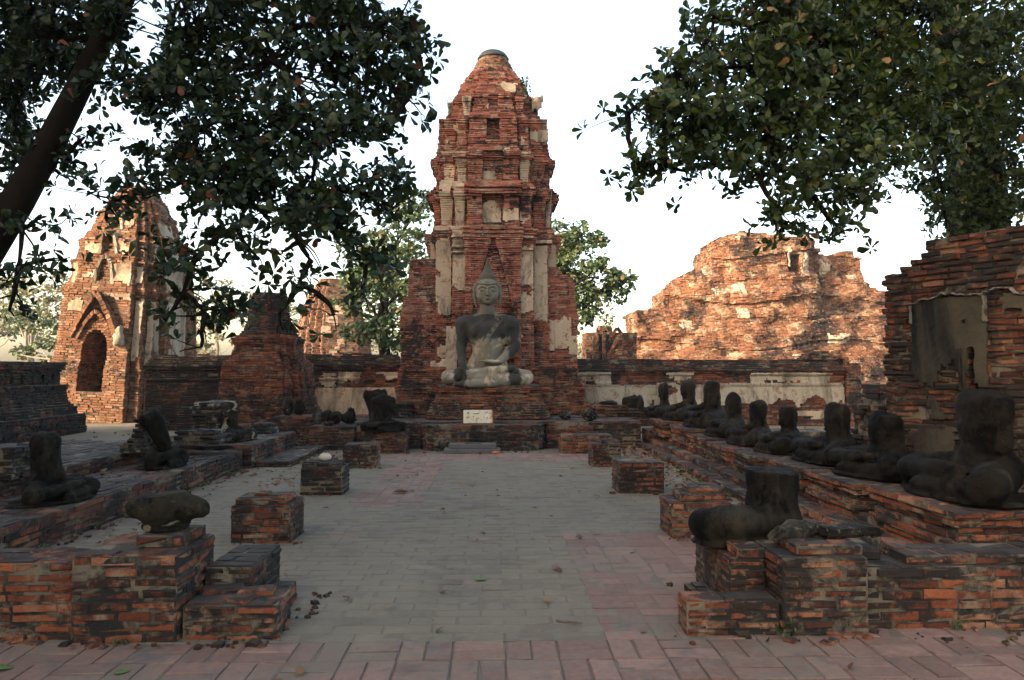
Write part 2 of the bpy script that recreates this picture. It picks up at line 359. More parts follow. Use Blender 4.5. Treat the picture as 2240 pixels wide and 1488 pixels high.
def in_pink(x, y):
    if y < 4.64: return True
    if x > .66 + (y - 4.64) * .03 and y < 7.75: return True
    if -1.8 < x < -.92 and 9.15 < y < 13.5: return True
    if -2.2 < x < 1.9 and y > 13.5: return True
    return False
pink, worn = Pack(), Pack()
U = .30
for j in range(-2, 42):
    for i in range(-32, 33):
        x0, y0 = i * U + .08, 3.14 + (j - 4) * U + .3
        xc, yc = x0 + U / 2, y0 + U / 2
        if yc < 1.6 or yc > 15.9: continue
        if yc > 4.64 and not (-3.97 < xc < 3.1): continue
        if in_pink(xc, yc):
            g = .010
            if (i + j) % 2 == 0: sub = [(xc, y0 + U * .25, U / 2, U / 4), (xc, y0 + U * .75, U / 2, U / 4)]
            else: sub = [(x0 + U * .25, yc, U / 4, U / 2), (x0 + U * .75, yc, U / 4, U / 2)]
            for sx_, sy_, a_, b_ in sub:
                tl = (rng.rand(2) - .5) * .02
                pink.brick((sx_ + (rng.rand() - .5) * .006, sy_ + (rng.rand() - .5) * .006, (rng.rand() - .5) * .005 + .003), (1, 0, 0), (0, 1, 0), (tl[0], tl[1], 1), a_ - g / 2, b_ - g / 2, .04, ch=.006, jit=.004)
        else:
            for q in (0, 1):
                g = .007
                xx = xc + (.15 if (2 * j + q) % 2 else 0) + (rng.rand() - .5) * .02; yy = y0 + U * (.25 + .5 * q)
                tl = (rng.rand(2) - .5) * .012
                worn.brick((xx, yy, .0015 + (rng.rand() - .5) * .004), (1, (rng.rand() - .5) * .012, 0), (0, 1, 0), (tl[0], tl[1], 1), U / 2 - g / 2, U / 4 - g / 2 - rng.rand() * .002, .04, ch=.005, jit=.0025)
pink.poly([(-9.6, 1.4, -.007), (9.6, 1.4, -.007), (9.6, 4.64, -.007), (-9.6, 4.64, -.007)], [(0, 1, 2, 3)])
worn.poly([(-4.05, 4.64, -.002), (3.15, 4.64, -.002), (3.15, 16, -.002), (-4.05, 16, -.002)], [(0, 1, 2, 3)])
tag(pink.build('pink_paving', M['pink_paving'], core=M['joint_sand']), kind='structure')
tag(worn.build('worn_paving', M['worn_paving'], core=M['joint_sand']), kind='structure')

# ---------------------------------------------------------------- central tower
def redent(h, a=.42, b=.62, c=.87, niche=None, cx=0, cy=0, sides=True):
    a, b, c = a * h, b * h, c * h
    q = [(a, h), (a, c), (b, c), (b, b), (c, b), (c, a), (h, a)]           # north-east quarter, going clockwise
    ne = q[::-1]                                                          # counter-clockwise: (h,a) ... (a,h)
    nw = [(-x, y) for x, y in q]
    sw = [(-x, -y) for x, y in ne]
    se = [(x, -y) for x, y in q]
    if niche:
        w_, d_ = niche
        sw = sw + [(-w_, -h), (-w_, -h + d_), (w_, -h + d_), (w_, -h)]
    return [(x + cx, y + cy) for x, y in ne + nw + sw + se]
TY = 19.75; TX = X(1078, TY)
def tz(py, hw=1.4): return Z(py, TY - .85 * hw)
def tw(px_half): return px_half * (TY - .7) / FPX
prof = [(905, 150), (800, 141), (560, 138), (545, 143), (522, 149), (505, 148), (499, 134), (470, 129), (438, 132), (428, 142), (410, 142), (404, 137), (399, 126), (385, 125), (352, 131), (338, 136), (332, 131), (322, 122), (316, 123), (300, 122), (268, 119), (256, 115), (250, 108), (240, 102), (215, 97), (207, 91), (192, 80), (178, 73), (160, 60), (148, 48)]
PZ = np.array([tz(a, tw(b)) for a, b in prof]); PW = np.array([tw(b) for a, b in prof])
def hw(z): return float(np.interp(z, PZ, PW))
nich = [(1050, 1098, 432, 497, .16), (1054, 1100, 337, 396, .15), (1066, 1095, 264, 312, .22), (1071, 1094, 202, 224, .14)]
def niche_at(z):
    for x0, x1, y0, y1, d in nich:
        if tz(y1) < z < tz(y0): return (x1 - x0) / 2 * 18.2 / FPX * (1.0 if z < tz(y0) - .12 else 1.0), d
    z0, z1 = tz(690), tz(525)                      # pointed arch behind the statue
    if z < z1 and z > 1.6:
        f = 1 if z < z0 else max(0, (z1 - z) / (z1 - z0)) ** .8
        return max(.05, .50 * f), .09
    return None
tower = thing('brick_tower', 'tall tapering red brick tower with pale stucco patches, behind the large seated Buddha', 'tower', (TX, TY, 0))
def local(o): o.location = (-TX, -TY, 0); return o
pk = Pack(); h = .048; z = .56; k = 0; ztop = PZ[-1]
while z < ztop:
    W_ = hw(z + h / 2) + .012 * math.sin(k * 1.7) + (.02 if k % 9 == 0 else 0)
    for pc in (508, 516, 417, 426, 340, 347, 258, 207):
        if abs(z + h / 2 - tz(pc)) < .028: W_ += .05
    nn_ = niche_at(z + h / 2)
    hi = max(0, (z - 5.5) / 3.5)
    course(pk, redent(W_, niche=nn_, cx=TX, cy=TY), z, h, L=.23, depth=.14, jit=.008 + .006 * hi, gap=.008, drop=.012 + .045 * hi, k=k, ch=.006, cin=.014)
    z += h; k += 1
# ledges over each tier where weeds and loose bricks sit
for py in (505, 410, 335, 257):
    zc = tz(py); W_ = hw(zc)
    for i in range(26):
        s = rng.rand() * 2 - 1; dpt = rng.rand() * .12
        pk.brick((TX + s * W_ * .9, TY - W_ * (.87 if abs(s) > .42 else 1.0) * (.62 / .87 if abs(s) > .62 else 1) + .08 + dpt, zc + .03 + rng.rand() * .05), (1, rng.rand() * .4 - .2, 0), (0, 0, 1), (rng.rand() * .3 - .15, -1, 0), .06 + rng.rand() * .07, .03, .12, jit=.008)
local(pk.build('body', M['tower_brick'], tower))
# lower walls (porches) to either side
pk = Pack(); z = .56; k = 0
def wing(z):
    L0 = np.interp(z, [Z(y, 18.9) for y in (905, 815, 800, 735, 715, 652, 650, 575, 566)], [X(p, 18.9) for p in (866, 868, 876, 876, 872, 881, 889, 893, 900)])
    R0 = np.interp(z, [Z(y, 18.9) for y in (905, 832, 828, 755, 690, 686, 604, 600, 582)], [X(p, 18.9) for p in (1282, 1281, 1266, 1262, 1268, 1263, 1255, 1232, 1222)])
    return L0, R0
ztw = Z(568, 18.9)
while z < ztw:
    a0, b0 = wing(z + h / 2)
    rag = .25 if z > ztw - .4 else .03
    course(pk, rect(a0, TX - 1.25, 18.95 + .05 * math.sin(z * 2), 20.6), z, h, L=.24, jit=.010, drop=rag, k=k, skip_back=True, cin=.014, gap=.008)
    if z < Z(583, 18.9): course(pk, rect(TX + 1.25, b0, 18.95 + .04 * math.sin(z * 3), 20.6), z, h, L=.24, jit=.010, drop=rag, k=k, skip_back=True, cin=.014, gap=.008)
    z += h; k += 1
local(pk.build('porch', M['tower_brick'], tower))
# stepped foot
pk = Pack(); z = .56; k = 0
while z < 1.62:
    o = np.interp(z, [.56, .75, .76, .95, 1.15, 1.2, 1.6], [.22, .2, .1, .08, .12, .02, -.1])
    course(pk, rect(X(872, 18) - o, X(1272, 18) + o, 18.25 - o, 20.4), z, h, L=.24, jit=.014, drop=.04, k=k, skip_back=True, cin=.014, gap=.008)
    z += h; k += 1
topbricks(pk, X(875, 18), X(1270, 18), 18.3, 18.9, 1.62, drop=.1, jit=.02)
local(pk.build('foot', M['old_brick'], tower))

def plaster(parent, name, front, x0, x1, z0, z1, cell=.05, keep=.75, thick=.045, mat_='plaster', seed=0, rag=.22, loc=None, edge_only=(1, 1, 1, 1), arch=False, axis='y', minf=14):
    """a ragged sheet of surviving stucco that follows front(u, z) -> depth, as one solidified mesh; axis y: faces -Y, axis x: faces +X"""
    r = np.random.RandomState(seed + int(abs(x0 * 131 + z0 * 71)) % 999)
    nu, nz = max(2, int((x1 - x0) / cell)), max(2, int((z1 - z0) / cell))
    V, F, idx = [], [], {}
    lat = [r.rand(41, 41) for _ in range(5)]
    def fb(u, z):
        v = 0; a = .5; f = 1 / (cell * 11)
        for l in lat:
            p, q = (u * f) % 40, (z * f * .8) % 40; i, j = int(p), int(q); p -= i; q -= j; p = p * p * (3 - 2 * p); q = q * q * (3 - 2 * q)
            v += a * ((l[i, j] * (1 - p) + l[i + 1, j] * p) * (1 - q) + (l[i, j + 1] * (1 - p) + l[i + 1, j + 1] * p) * q); a *= .55; f *= 2.1
        return v
    def vid(i, j):
        if (i, j) not in idx:
            u, z = x0 + (x1 - x0) * i / nu, z0 + (z1 - z0) * j / nz
            u2, z2 = u + (r.rand() - .5) * cell * .5, z + (r.rand() - .5) * cell * .5
            d = front(u, z) + (.012 if axis == 'x' else -.012) + (r.rand() - .5) * .006
            idx[(i, j)] = len(V); V.append((u2, d, z2) if axis == 'y' else (d, u2, z2))
        return idx[(i, j)]
    for i in range(nu):
        for j in range(nz):
            u, z = (i + .5) / nu, (j + .5) / nz
            e = 9
            if edge_only[0]: e = min(e, u * nu * cell / rag)
            if edge_only[1]: e = min(e, (1 - u) * nu * cell / rag)
            if edge_only[2]: e = min(e, z * nz * cell / rag)
            if edge_only[3]: e = min(e, (1 - z) * nz * cell / rag)
            if arch and z > .6 and (2 * u - 1) ** 2 + ((z - .6) / .4) ** 2 > 1: continue
            v = keep - .62 + 2.6 * (fb(x0 + (x1 - x0) * u, z0 + (z1 - z0) * z) - .5) + min(0, e - 1) * .9
            if v > 0: F.append((vid(i, j), vid(i + 1, j), vid(i + 1, j + 1), vid(i, j + 1)))
    if not F: return
    par = list(range(len(V)))
    def root(a):
        while par[a] != a: par[a] = par[par[a]]; a = par[a]
        return a
    for f in F:
        for q in f[1:]: par[root(q)] = root(f[0])
    comp = {}
    for f in F: comp.setdefault(root(f[0]), []).append(f)
    outs = []
    for fs in comp.values():
        if len(fs) < minf and len(fs) < max(len(q) for q in comp.values()): continue
        ids = sorted({i for f in fs for i in f}); mp_ = {a: b for b, a in enumerate(ids)}
        o = mesh_obj(name, [V[i] for i in ids], [tuple(mp_[i] for i in f) for f in fs], M[mat_], parent)
        md = o.modifiers.new('solid', 'SOLIDIFY'); md.thickness = thick; md.offset = -1
        if loc is not None: o.location = loc
        outs.append(o)
    return outs
TL = (-TX, -TY, 0)
def tfront(coef): return lambda x, z: TY - hw(z) * coef - .014
def tp(px0, px1, py0, py1, coef, keep=.85, seed=0, d=None, edges=(0, 0, 1, 1), cell=.036, **kw):
    d = d or (TY - 1.4 * coef)
    return plaster(tower, 'stucco_panel', tfront(coef), X(px0, d), X(px1, d), Z(py1, d), Z(py0, d), keep=keep, seed=seed, loc=TL, edge_only=edges, cell=cell, **kw)
def pil(cf, side):   # edges of a pilaster as pixels at the main tier
    return {'c': ((979 + 9, 1020) if side < 0 else (1136, 1168)), 'b': ((952, 988) if side < 0 else (1168, 1204))}[cf]
tp(953, 987, 522, 668, .63, 1.30, 1); tp(990, 1019, 505, 640, .88, 1.30, 2); tp(958, 987, 640, 700, .63, 0.65, 3)
tp(1137, 1166, 525, 690, .88, 0.92, 4); tp(1168, 1197, 540, 705, .63, 1.40, 5); tp(1120, 1164, 600, 770, .88, 0.55, 6)
tp(1030, 1128, 505, 530, 1.0, 0.72, 7); tp(1040, 1128, 528, 560, 1.0, 0.60, 8)
tp(1020, 1046, 440, 497, 1.0, 0.70, 11); tp(1100, 1134, 450, 500, 1.0, 0.92, 12)
tp(1137, 1164, 440, 498, .88, 0.65, 13); 

tp(960, 1012, 392, 424, .63, 0.75, 19); tp(990, 1018, 395, 425, .88, 1.15, 20)
tp(1008, 1032, 208, 236, .88, 1.10, 21, edges=(1, 1, 1, 1)); tp(1040, 1068, 216, 234, 1.0, 1.00, 22); tp(1075, 1110, 222, 236, 1.0, 0.80, 23); tp(1116, 1142, 158, 182, 1.0, 1.00, 24, edges=(1, 1, 1, 1))
tp(1165, 1190, 190, 262, .63, 0.80, 25); tp(1160, 1200, 270, 320, .63, 0.75, 26); tp(975, 990, 300, 322, .63, 1.00, 27)
# leaf shaped antefixes that flare outwards at each tier, some still in their stucco
def antefix(f, py0, py1, coef, mat_, wpx):
    d = TY - 1.4 * coef; z0, z1 = Z(py0, d), Z(py1, d); n_ = max(5, int((z1 - z0) / .05)); pk = Pack(); hw_ = wpx / 2 * d / FPX; hm = hw(z0 + .05)
    for k in range(n_):
        t_ = (k + .5) / n_; wd_ = hw_ * (.66 + .34 * t_ ** 1.6) * (1.06 if k >= n_ - 2 else 1); out = .015 + (.12 if py0 > 320 else .05) * t_ ** 2.2 + (.03 if k >= n_ - 2 else 0)
        st_ = mat_ != 'tower_brick'
        pk.brick((TX + f * hm + (0 if st_ else rng.randn() * .006), TY - hm * coef - out, z0 + (z1 - z0) * t_), (1, 0, 0), (0, 0, 1), (0, -1, -.1 if not st_ else -.25 * t_), wd_, (z1 - z0) / n_ / 2 + (.002 if st_ else -.004), .34, ch=.012 if st_ else .007, jit=.004)
    local(pk.build('antefix', M[mat_], tower, core=M[mat_]))
for py0, py1, cols in ((498, 424, 'ppbbpb'), (398, 336, 'pppbbb'), (316, 262, 'bbbbpb'), (249, 209, 'bpbbpb')):
    k_ = hw(tz((py0 + py1) / 2)) / 1.5
    for c_, (f, coef, wp) in zip(cols[1:3] if py0 < 260 else cols, ((-.53, .87, 28), (.53, .87, 28)) if py0 < 260 else ((-.76, .62, 34), (-.53, .87, 28), (.53, .87, 28), (.76, .62, 34), (.93, .42, 16), (-.93, .42, 16))):
        antefix(f, py0, py1, coef, {'p': 'plaster', 'b': 'tower_brick'}[c_], wp * k_)
tp(1199, 1216, 525, 650, .42, 1.0, 28, d=TY - .62); tp(941, 955, 520, 600, .42, .8, 29, d=TY - .62)
tp(957, 987, 690, 790, .63, .42, 34); tp(1137, 1200, 690, 790, .63, .5, 35); tp(1010, 1150, 398, 432, 1.0, .5, 36); tp(1010, 1150, 318, 338, 1.0, .42, 37); tp(1030, 1130, 150, 200, 1.0, .45, 38); tp(1140, 1165, 262, 330, .88, .5, 39); tp(990, 1016, 260, 300, .88, .45, 40)
# stucco left inside the niches, capitals and sills
def npl(px0, px1, py0, py1, dep, keep, seed, arch=False):
    d = TY - 1.4
    plaster(tower, 'niche_stucco', lambda x, z: TY - hw(z) + dep - .012, X(px0, d), X(px1, d), Z(py1, d), Z(py0, d), cell=.035, keep=keep, seed=seed, loc=TL, rag=.06, edge_only=(0, 0, 0, 0), arch=arch, thick=.05)
npl(1053, 1096, 438, 486, .15, 1.3, 31, True); npl(1056, 1092, 372, 396, .14, .95, 32)
for (px0, px1, py0, py1, cf) in [(986, 1022, 498, 507, .91), (988, 1021, 520, 524, .91), (989, 1020, 541, 545, .91), (990, 1019, 552, 556, .91), (950, 990, 497, 507, .66), (1134, 1166, 520, 525, .91), (1166, 1206, 528, 535, .66), (1136, 1165, 545, 550, .91)]:
    cap_ = Pack(); d = TY - 1.4 * cf; zc = (Z(py0, d) + Z(py1, d)) / 2; W_ = hw(zc)
    for t_ in range(3):
        xa, xb = X(px0, d), X(px1, d); q = (xb - xa) / 3
        cap_.brick((xa + q * (t_ + .5), TY - W_ * cf - .05, zc), (1, 0, 0), (0, 0, 1), (0, -1, 0), q / 2 + .002, (Z(py0, d) - Z(py1, d)) / 2, .12, ch=.015, jit=.006)
    local(cap_.build('capital_moulding', M['plaster'], tower, core=M['plaster']))
# porch stucco, lower-left buttress pieces
def pf(y): return lambda x, z: y - .02
plaster(tower, 'stucco_panel', pf(18.92), X(1200, 18.9), X(1250, 18.9), Z(772, 18.9), Z(690, 18.9), keep=.95, seed=41, loc=TL, edge_only=(0, 0, 1, 1))
plaster(tower, 'stucco_panel', pf(18.92), X(1245, 18.9), X(1264, 18.9), Z(790, 18.9), Z(715, 18.9), keep=.7, seed=42, loc=TL, edge_only=(0, 0, 1, 1))
plaster(tower, 'stucco_panel', lambda x, z: 18.30 - .02 + max(0, z - 1.35) * .5, X(925, 18.2), X(990, 18.2), Z(822, 18.2), Z(775, 18.2), keep=.9, seed=43, loc=TL)
plaster(tower, 'stucco_panel', lambda x, z: 18.33 - .02 + max(0, z - 1.35) * .5, X(1130, 18.2), X(1205, 18.2), Z(830, 18.2), Z(760, 18.2), keep=.45, seed=44, loc=TL)
plaster(tower, 'stucco_panel', lambda x, z: 18.0, X(885, 18), X(925, 18), Z(902, 18), Z(874, 18), keep=.6, seed=45, loc=TL)
plaster(tower, 'stucco_panel', lambda x, z: 18.28, X(975, 18.2), X(1000, 18.2), Z(822, 18.2), Z(700, 18.2), keep=1.0, seed=46, loc=TL, edge_only=(0, 0, 0, 1))
# rounded top of crumbling stucco and its dark cap
def lathe(name, prof_, mat_, parent=None, n=28, jit=0, loc=None):
    V, F = [], []
    for r_, z_ in prof_:
        for i in range(n):
            a = 2 * math.pi * i / n; q = r_ * (1 + jit * math.sin(3 * a + z_ * 9) + jit * (rng.rand() - .5)); V.append((q * math.cos(a), q * math.sin(a), z_ + jit * .2 * (rng.rand() - .5)))
    for j in range(len(prof_) - 1):
        for i in range(n): F.append((j * n + i, j * n + (i + 1) % n, (j + 1) * n + (i + 1) % n, (j + 1) * n + i))
    F.append(tuple(range((len(prof_) - 1) * n, len(prof_) * n))); F.append(tuple(range(n - 1, -1, -1)))
    o = mesh_obj(name, V, F, M[mat_], parent, smooth=True)
    if loc: o.location = loc
    return o
zt = PZ[-1]; zz_ = lambda py: Z(py, TY - .3)
pk = Pack()
for k in range(9):
    za = zz_(158) + (zz_(122) - zz_(158)) * k / 9; r_ = np.interp(k, [0, 4, 8], [.55, .49, .38])
    course(pk, [(TX + r_ * math.cos(a), TY + r_ * math.sin(a)) for a in np.linspace(0, 2 * math.pi, 17)[:-1]], za, (zz_(122) - zz_(158)) / 9, L=.2, jit=.012, drop=.05, k=k)
local(pk.build('crown_drum', M['lit_brick'], tower))
plaster(tower, 'stucco_panel', lambda x, z: TY - math.sqrt(max(.01, .6 ** 2 - (x - TX) ** 2)) * .97, TX - .5, TX + .15, zz_(156), zz_(128), keep=.6, seed=51, loc=TL)
lathe('cap', [(.40, 0), (.41, .03), (.385, .05), (.37, .09), (.355, .10), (.32, .15), (.30, .155), (.24, .20), (.21, .205), (.12, .235), (.02, .245)], 'metal_cap', tower, loc=(0, 0, zz_(122)), jit=.01)

# ---------------------------------------------------------------- plinth of the statue and the platform
pl = thing('statue_plinth', 'moulded dark red brick plinth under the large seated Buddha', 'plinth', (X(1066, 16.8), 16.9, .55))
pk = Pack(); prof2 = [(.55, .20), (.70, .18), (.71, .13), (.86, .11), (.90, .02), (1.10, .0), (1.12, .05), (1.21, .07), (1.22, .02), (1.26, .02)]
z = .555; k = 0; PX0, PX1 = X(952, 16.5), X(1183, 16.5)
while z < 1.21:
    o = np.interp(z + .02, [a for a, b in prof2], [b for a, b in prof2])
    course(pk, rect(PX0 - o, PX1 + o, 16.62 - o, 18.3), z, .05, L=.26, jit=.01, drop=.03, k=k, skip_back=True, ch=.008)
    z += .05; k += 1
topbricks(pk, PX0 - .02, PX1 + .02, 16.58, 18.3, 1.212, drop=.03)
o = pk.build('base', M['old_brick'], pl); o.location = (-X(1066, 16.8), -16.9, -.55)

plat = thing('brick_platform', 'low stepped brick platform carrying the plinth, paved on top', 'platform', (0, 15.5, 0))
pk = Pack()
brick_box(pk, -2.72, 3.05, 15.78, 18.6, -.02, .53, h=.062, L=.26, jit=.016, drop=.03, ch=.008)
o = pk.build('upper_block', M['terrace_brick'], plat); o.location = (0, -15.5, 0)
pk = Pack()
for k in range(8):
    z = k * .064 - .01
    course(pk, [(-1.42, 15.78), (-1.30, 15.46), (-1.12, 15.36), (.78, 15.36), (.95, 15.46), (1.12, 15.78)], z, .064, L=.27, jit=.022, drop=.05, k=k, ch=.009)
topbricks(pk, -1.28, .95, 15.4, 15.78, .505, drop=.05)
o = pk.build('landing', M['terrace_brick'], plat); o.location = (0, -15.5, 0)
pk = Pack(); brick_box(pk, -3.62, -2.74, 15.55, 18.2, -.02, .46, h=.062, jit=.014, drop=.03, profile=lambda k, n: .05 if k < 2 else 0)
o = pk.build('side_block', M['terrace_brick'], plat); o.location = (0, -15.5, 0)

def bevel_box(name, x0, x1, y0, y1, z0, z1, mat_, parent=None, rot=0, bev=.012, nois=.006, loc=None, seg=4):
    """a slab with rounded worn edges"""
    import bmesh
    bm = bmesh.new(); bmesh.ops.create_cube(bm, size=1)
    bmesh.ops.scale(bm, vec=(x1 - x0, y1 - y0, z1 - z0), verts=bm.verts)
    bmesh.ops.bevel(bm, geom=bm.edges[:], offset=bev, segments=2, affect='EDGES')
    bmesh.ops.subdivide_edges(bm, edges=[e for e in bm.edges if e.calc_length() > .08], cuts=seg, use_grid_fill=True)
    for v in bm.verts: v.co += Vector((rng.rand() - .5, rng.rand() - .5, rng.rand() - .5)) * nois
    me = bpy.data.meshes.new(name); bm.to_mesh(me); bm.free(); me.materials.append(M[mat_])
    o = link(bpy.data.objects.new(name, me), parent); o.location = ((x0 + x1) / 2, (y0 + y1) / 2, (z0 + z1) / 2); o.rotation_euler = (0, 0, rot)
    return o
step = thing('stone_step', 'grey stone step with a dark plate for its shaded slot, in front of the platform', 'step', (X(1036, 15.2), 15.1, 0))
for nm, a in (('lower_slab', (-.56, .52, -.28, .22, 0, .075)), ('upper_slab', (-.47, .44, -.16, .24, .078, .165))):
    bevel_box(nm, *a, 'slate_slab', step)
bevel_box('slot', -.16, .16, -.02, .10, .15, .1675, 'dark_stone', step, nois=.001, bev=.002)  # dark plate on the slab stands in for the shade in a slot
c_ = bevel_box('orange_cloth', 0, .16, 0, .09, 0, .04, 'orange_cloth', None, bev=.015, nois=.02, seg=2); c_.location = (X(1085, 14.95), 14.83, .022)
tag(c_, 'small crumpled orange cloth on the paving beside the stone step', 'cloth')

# sign board leaning on the platform edge
sg = thing('sign_board', 'rusty white enamel notice board with worn lettering, in front of the plinth', 'sign', (X(1045.5, 15.62), 15.62, .52), rot=(R(-9), 0, 0))
SW, SH = 63 * 15.62 / FPX, 29 * 15.62 / FPX
bevel_box('board', -SW / 2, SW / 2, -.008, .008, 0, SH, 'sign_enamel', sg, bev=.004, nois=.002)
bevel_box('side_rail', SW / 2 + .001, SW / 2 + .022, -.01, .02, -.01, SH - .02, 'rusty_metal', sg, bev=.004, nois=.003)
def mark(nm, pts, mat_):
    V = [(x * SW - SW / 2, -.0125, SH - y * SH) for x, y in pts] + [(x * SW - SW / 2, -.0085, SH - y * SH) for x, y in pts]; n = len(pts)
    F = [tuple(range(n)), tuple(range(2 * n - 1, n - 1, -1))] + [(i, n + i, n + (i + 1) % n, (i + 1) % n) for i in range(n)]
    mesh_obj(nm, V, F, M[mat_], sg)
ink = [[(.11, .25), (.15, .16), (.19, .17), (.21, .29), (.18, .29), (.165, .22), (.14, .30)], [(.33, .26), (.42, .27), (.5, .24), (.52, .19), (.53, .24), (.56, .26), (.53, .29), (.45, .32), (.34, .31)], [(.07, .55), (.10, .50), (.12, .55), (.14, .53), (.16, .60), (.13, .59), (.09, .57)], [(.33, .48), (.355, .46), (.36, .55), (.34, .59), (.325, .55)], [(.45, .64), (.47, .60), (.475, .68), (.455, .72)], [(.76, .17), (.82, .16), (.84, .22), (.80, .21), (.77, .22)], [(.87, .27), (.90, .22), (.91, .28), (.89, .31)], [(.70, .56), (.73, .50), (.735, .58), (.71, .60)], [(.81, .55), (.84, .51), (.835, .60), (.815, .60)], [(.12, .66), (.15, .66), (.14, .69)]]
for q in ink: mark('lettering', q, 'sign_ink')
mark('blue_patch', [(.77, .26), (.83, .24), (.84, .36), (.82, .55), (.75, .58), (.74, .50), (.77, .40)], 'sign_blue')

# ---------------------------------------------------------------- enclosing wall behind (two stretches)
def enclosure(name, label, x0, x1, y, mat_, ztop, zc, cope=True, panels=(), end=None, slope=0):
    t = thing(name, label, 'wall', ((x0 + x1) / 2, y, 0))
    L_ = (-(x0 + x1) / 2, -y, 0)
    pk = Pack(); z = -.02; k = 0
    while z < zc:
        o = np.interp(z, [-.02, .12, .13, zc - .42, zc - .40, zc - .33, zc - .32, zc - .12, zc - .1, zc], [.12, .1, .0, 0, .04, .05, .02, .03, .10, .13])
        course(pk, rect(x0 - o * .4, x1 + o * .4, y - o, y + .7), z, .06, L=.26, jit=.014, drop=.04, k=k, skip_back=True, cin=.02)
        z += .06; k += 1
    o_ = pk.build('wall_body', M[mat_], t); o_.location = L_
    if cope:
        pk = Pack(); m_ = max(2, int((ztop - zc) / .055))
        for k in range(m_):
            f = k / m_
            course(pk, rect(x0 + .1 * f, x1 - .1 * f, y - .16 + f * .42, y + .75 - f * .3), zc + k * .055, .055, L=.28, jit=.03, drop=.07 + .1 * f, k=k, skip_back=True, cin=.02)
        topbricks(pk, x0 + .1, x1 - .1, y + .26, y + .45, ztop, drop=.3, jit=.02)
        o_ = pk.build('coping', M['dark_brick'], t); o_.location = L_
    for i, (a, b, za, zb, kp, mt) in enumerate(panels):
        plaster(t, 'stucco_panel', lambda x, z: y - np.interp(z, [zc - .42, zc - .40, zc - .33, zc - .32, zc - .12, zc - .1], [0, .04, .05, .02, .03, .10]) - .02, a, b, za, zb, cell=.05, keep=kp, seed=60 + i, loc=L_, mat_=mt, rag=.32, edge_only=(0, 0, 1, 0))
    return t
WY = 22.3
xr = lambda px: X(px, WY)
enclosure('enclosing_wall', 'long stucco covered brick wall with a ragged brick coping, right of the tower', xr(1255), xr(1845), WY, 'wall_brick', Z(786, WY), Z(812, WY),
    panels=[(xr(1262), xr(1842), .50, 1.14, .93, 'pale_plaster'), (xr(1262), xr(1842), 1.22, 1.5, .82, 'pale_plaster'), (xr(1264), xr(1336), .95, 1.52, 1.23, 'pale_plaster'), (xr(1264), xr(1420), .55, 1.12, 1.18, 'pale_plaster'), (xr(1340), xr(1640), 1.02, 1.2, 0.83, 'pale_plaster'), (xr(1560), xr(1838), .62, 1.2, 1.23, 'pale_plaster'), (xr(1640), xr(1843), 1.12, 1.46, 1.33, 'pale_plaster'), (xr(1430), xr(1570), .2, .75, 0.70, 'plaster'), (xr(1700), xr(1830), .0, .4, 0.83, 'plaster'), (xr(1270), xr(1390), .1, .5, 0.78, 'plaster'), (xr(1800), xr(1845), .5, 1.1, 1.08, 'pale_plaster'), (xr(1600), xr(1720), .05, .35, 0.58, 'plaster')])
enclosure('enclosing_wall', 'brick wall with one broad patch of beige stucco, between the bell shaped stupa and the tower', X(645, 21.5), X(876, 21.5), 21.5, 'wall_brick', Z(774, 21.5), Z(800, 21.5),
    panels=[(X(690, 21.5), X(872, 21.5), .1, 1.1, 1.15, 'plaster'), (X(740, 21.5), X(872, 21.5), 1.2, 1.52, 1.0, 'plaster'), (X(650, 21.5), X(740, 21.5), .8, 1.5, .5, 'plaster')])
enclosure('enclosing_wall', 'low dark red brick wall between the leaning tower and the bell shaped stupa', X(318, 21), X(520, 21), 21, 'dark_brick', Z(776, 21), Z(802, 21))
# ragged pile on the coping at the right end, end pillar
pk = Pack()
for k in range(4): course(pk, rect(xr(1760 + k * 6), xr(1842 - k * 8), WY + .1, WY + .6), Z(786, WY) + k * .06, .06, jit=.04, drop=.2, k=k)
t = thing('wall_pier', 'crumbling brick pier at the free end of the stucco covered wall', 'pier', (xr(1860), WY, 0))
z = -.02; k = 0
while z < 1.95:
    o = .10 if z < .3 else (.05 if 1.3 < z < 1.5 else 0) - (.25 if z > 1.75 else 0)
    course(pk, rect(xr(1848) - o * .2, xr(1880) + o, WY - .12 - o, WY + .8), z, .06, jit=.03, drop=.08, k=k); z += .06; k += 1
o_ = pk.build('pier_body', M['wall_brick'], t); o_.location = (-xr(1860), -WY, 0)

# things beyond the right wall end: low stucco footing, rubble mound
def footing(name, label, cat, px0, px1, y, ztop, mat_, mats2=None, depth=1.5):
    t = thing(name, label, cat, (X((px0 + px1) / 2, y), y, 0)); pk = Pack()
    brick_box(pk, X(px0, y), X(px1, y), y, y + depth, -.02, ztop, h=.07, jit=.03, drop=.08, ragged=.2)
    o_ = pk.build('footing', M[mat_], t); o_.location = (-X((px0 + px1) / 2, y), -y, 0)
    return t
t = footing('low_ruin', 'low ruin with a pale stucco strip, right of the long stucco covered wall', 'ruin', 1868, 1990, 26, 1.15, 'lit_brick')  # lighter brick puts a sunlit look into the colour; the ruin stands in shade
plaster(t, 'stucco_panel', lambda x, z: 25.94, X(1872, 26), X(1950, 26), .62, .98, keep=1.0, seed=81, loc=(-X(1929, 26), -26, 0), mat_='pale_plaster')
footing('brick_altar', 'long low brick altar on the bare ground beyond the row of headless statues', 'altar', 1630, 1810, 17.2, .2, 'terrace_brick', depth=1.0)

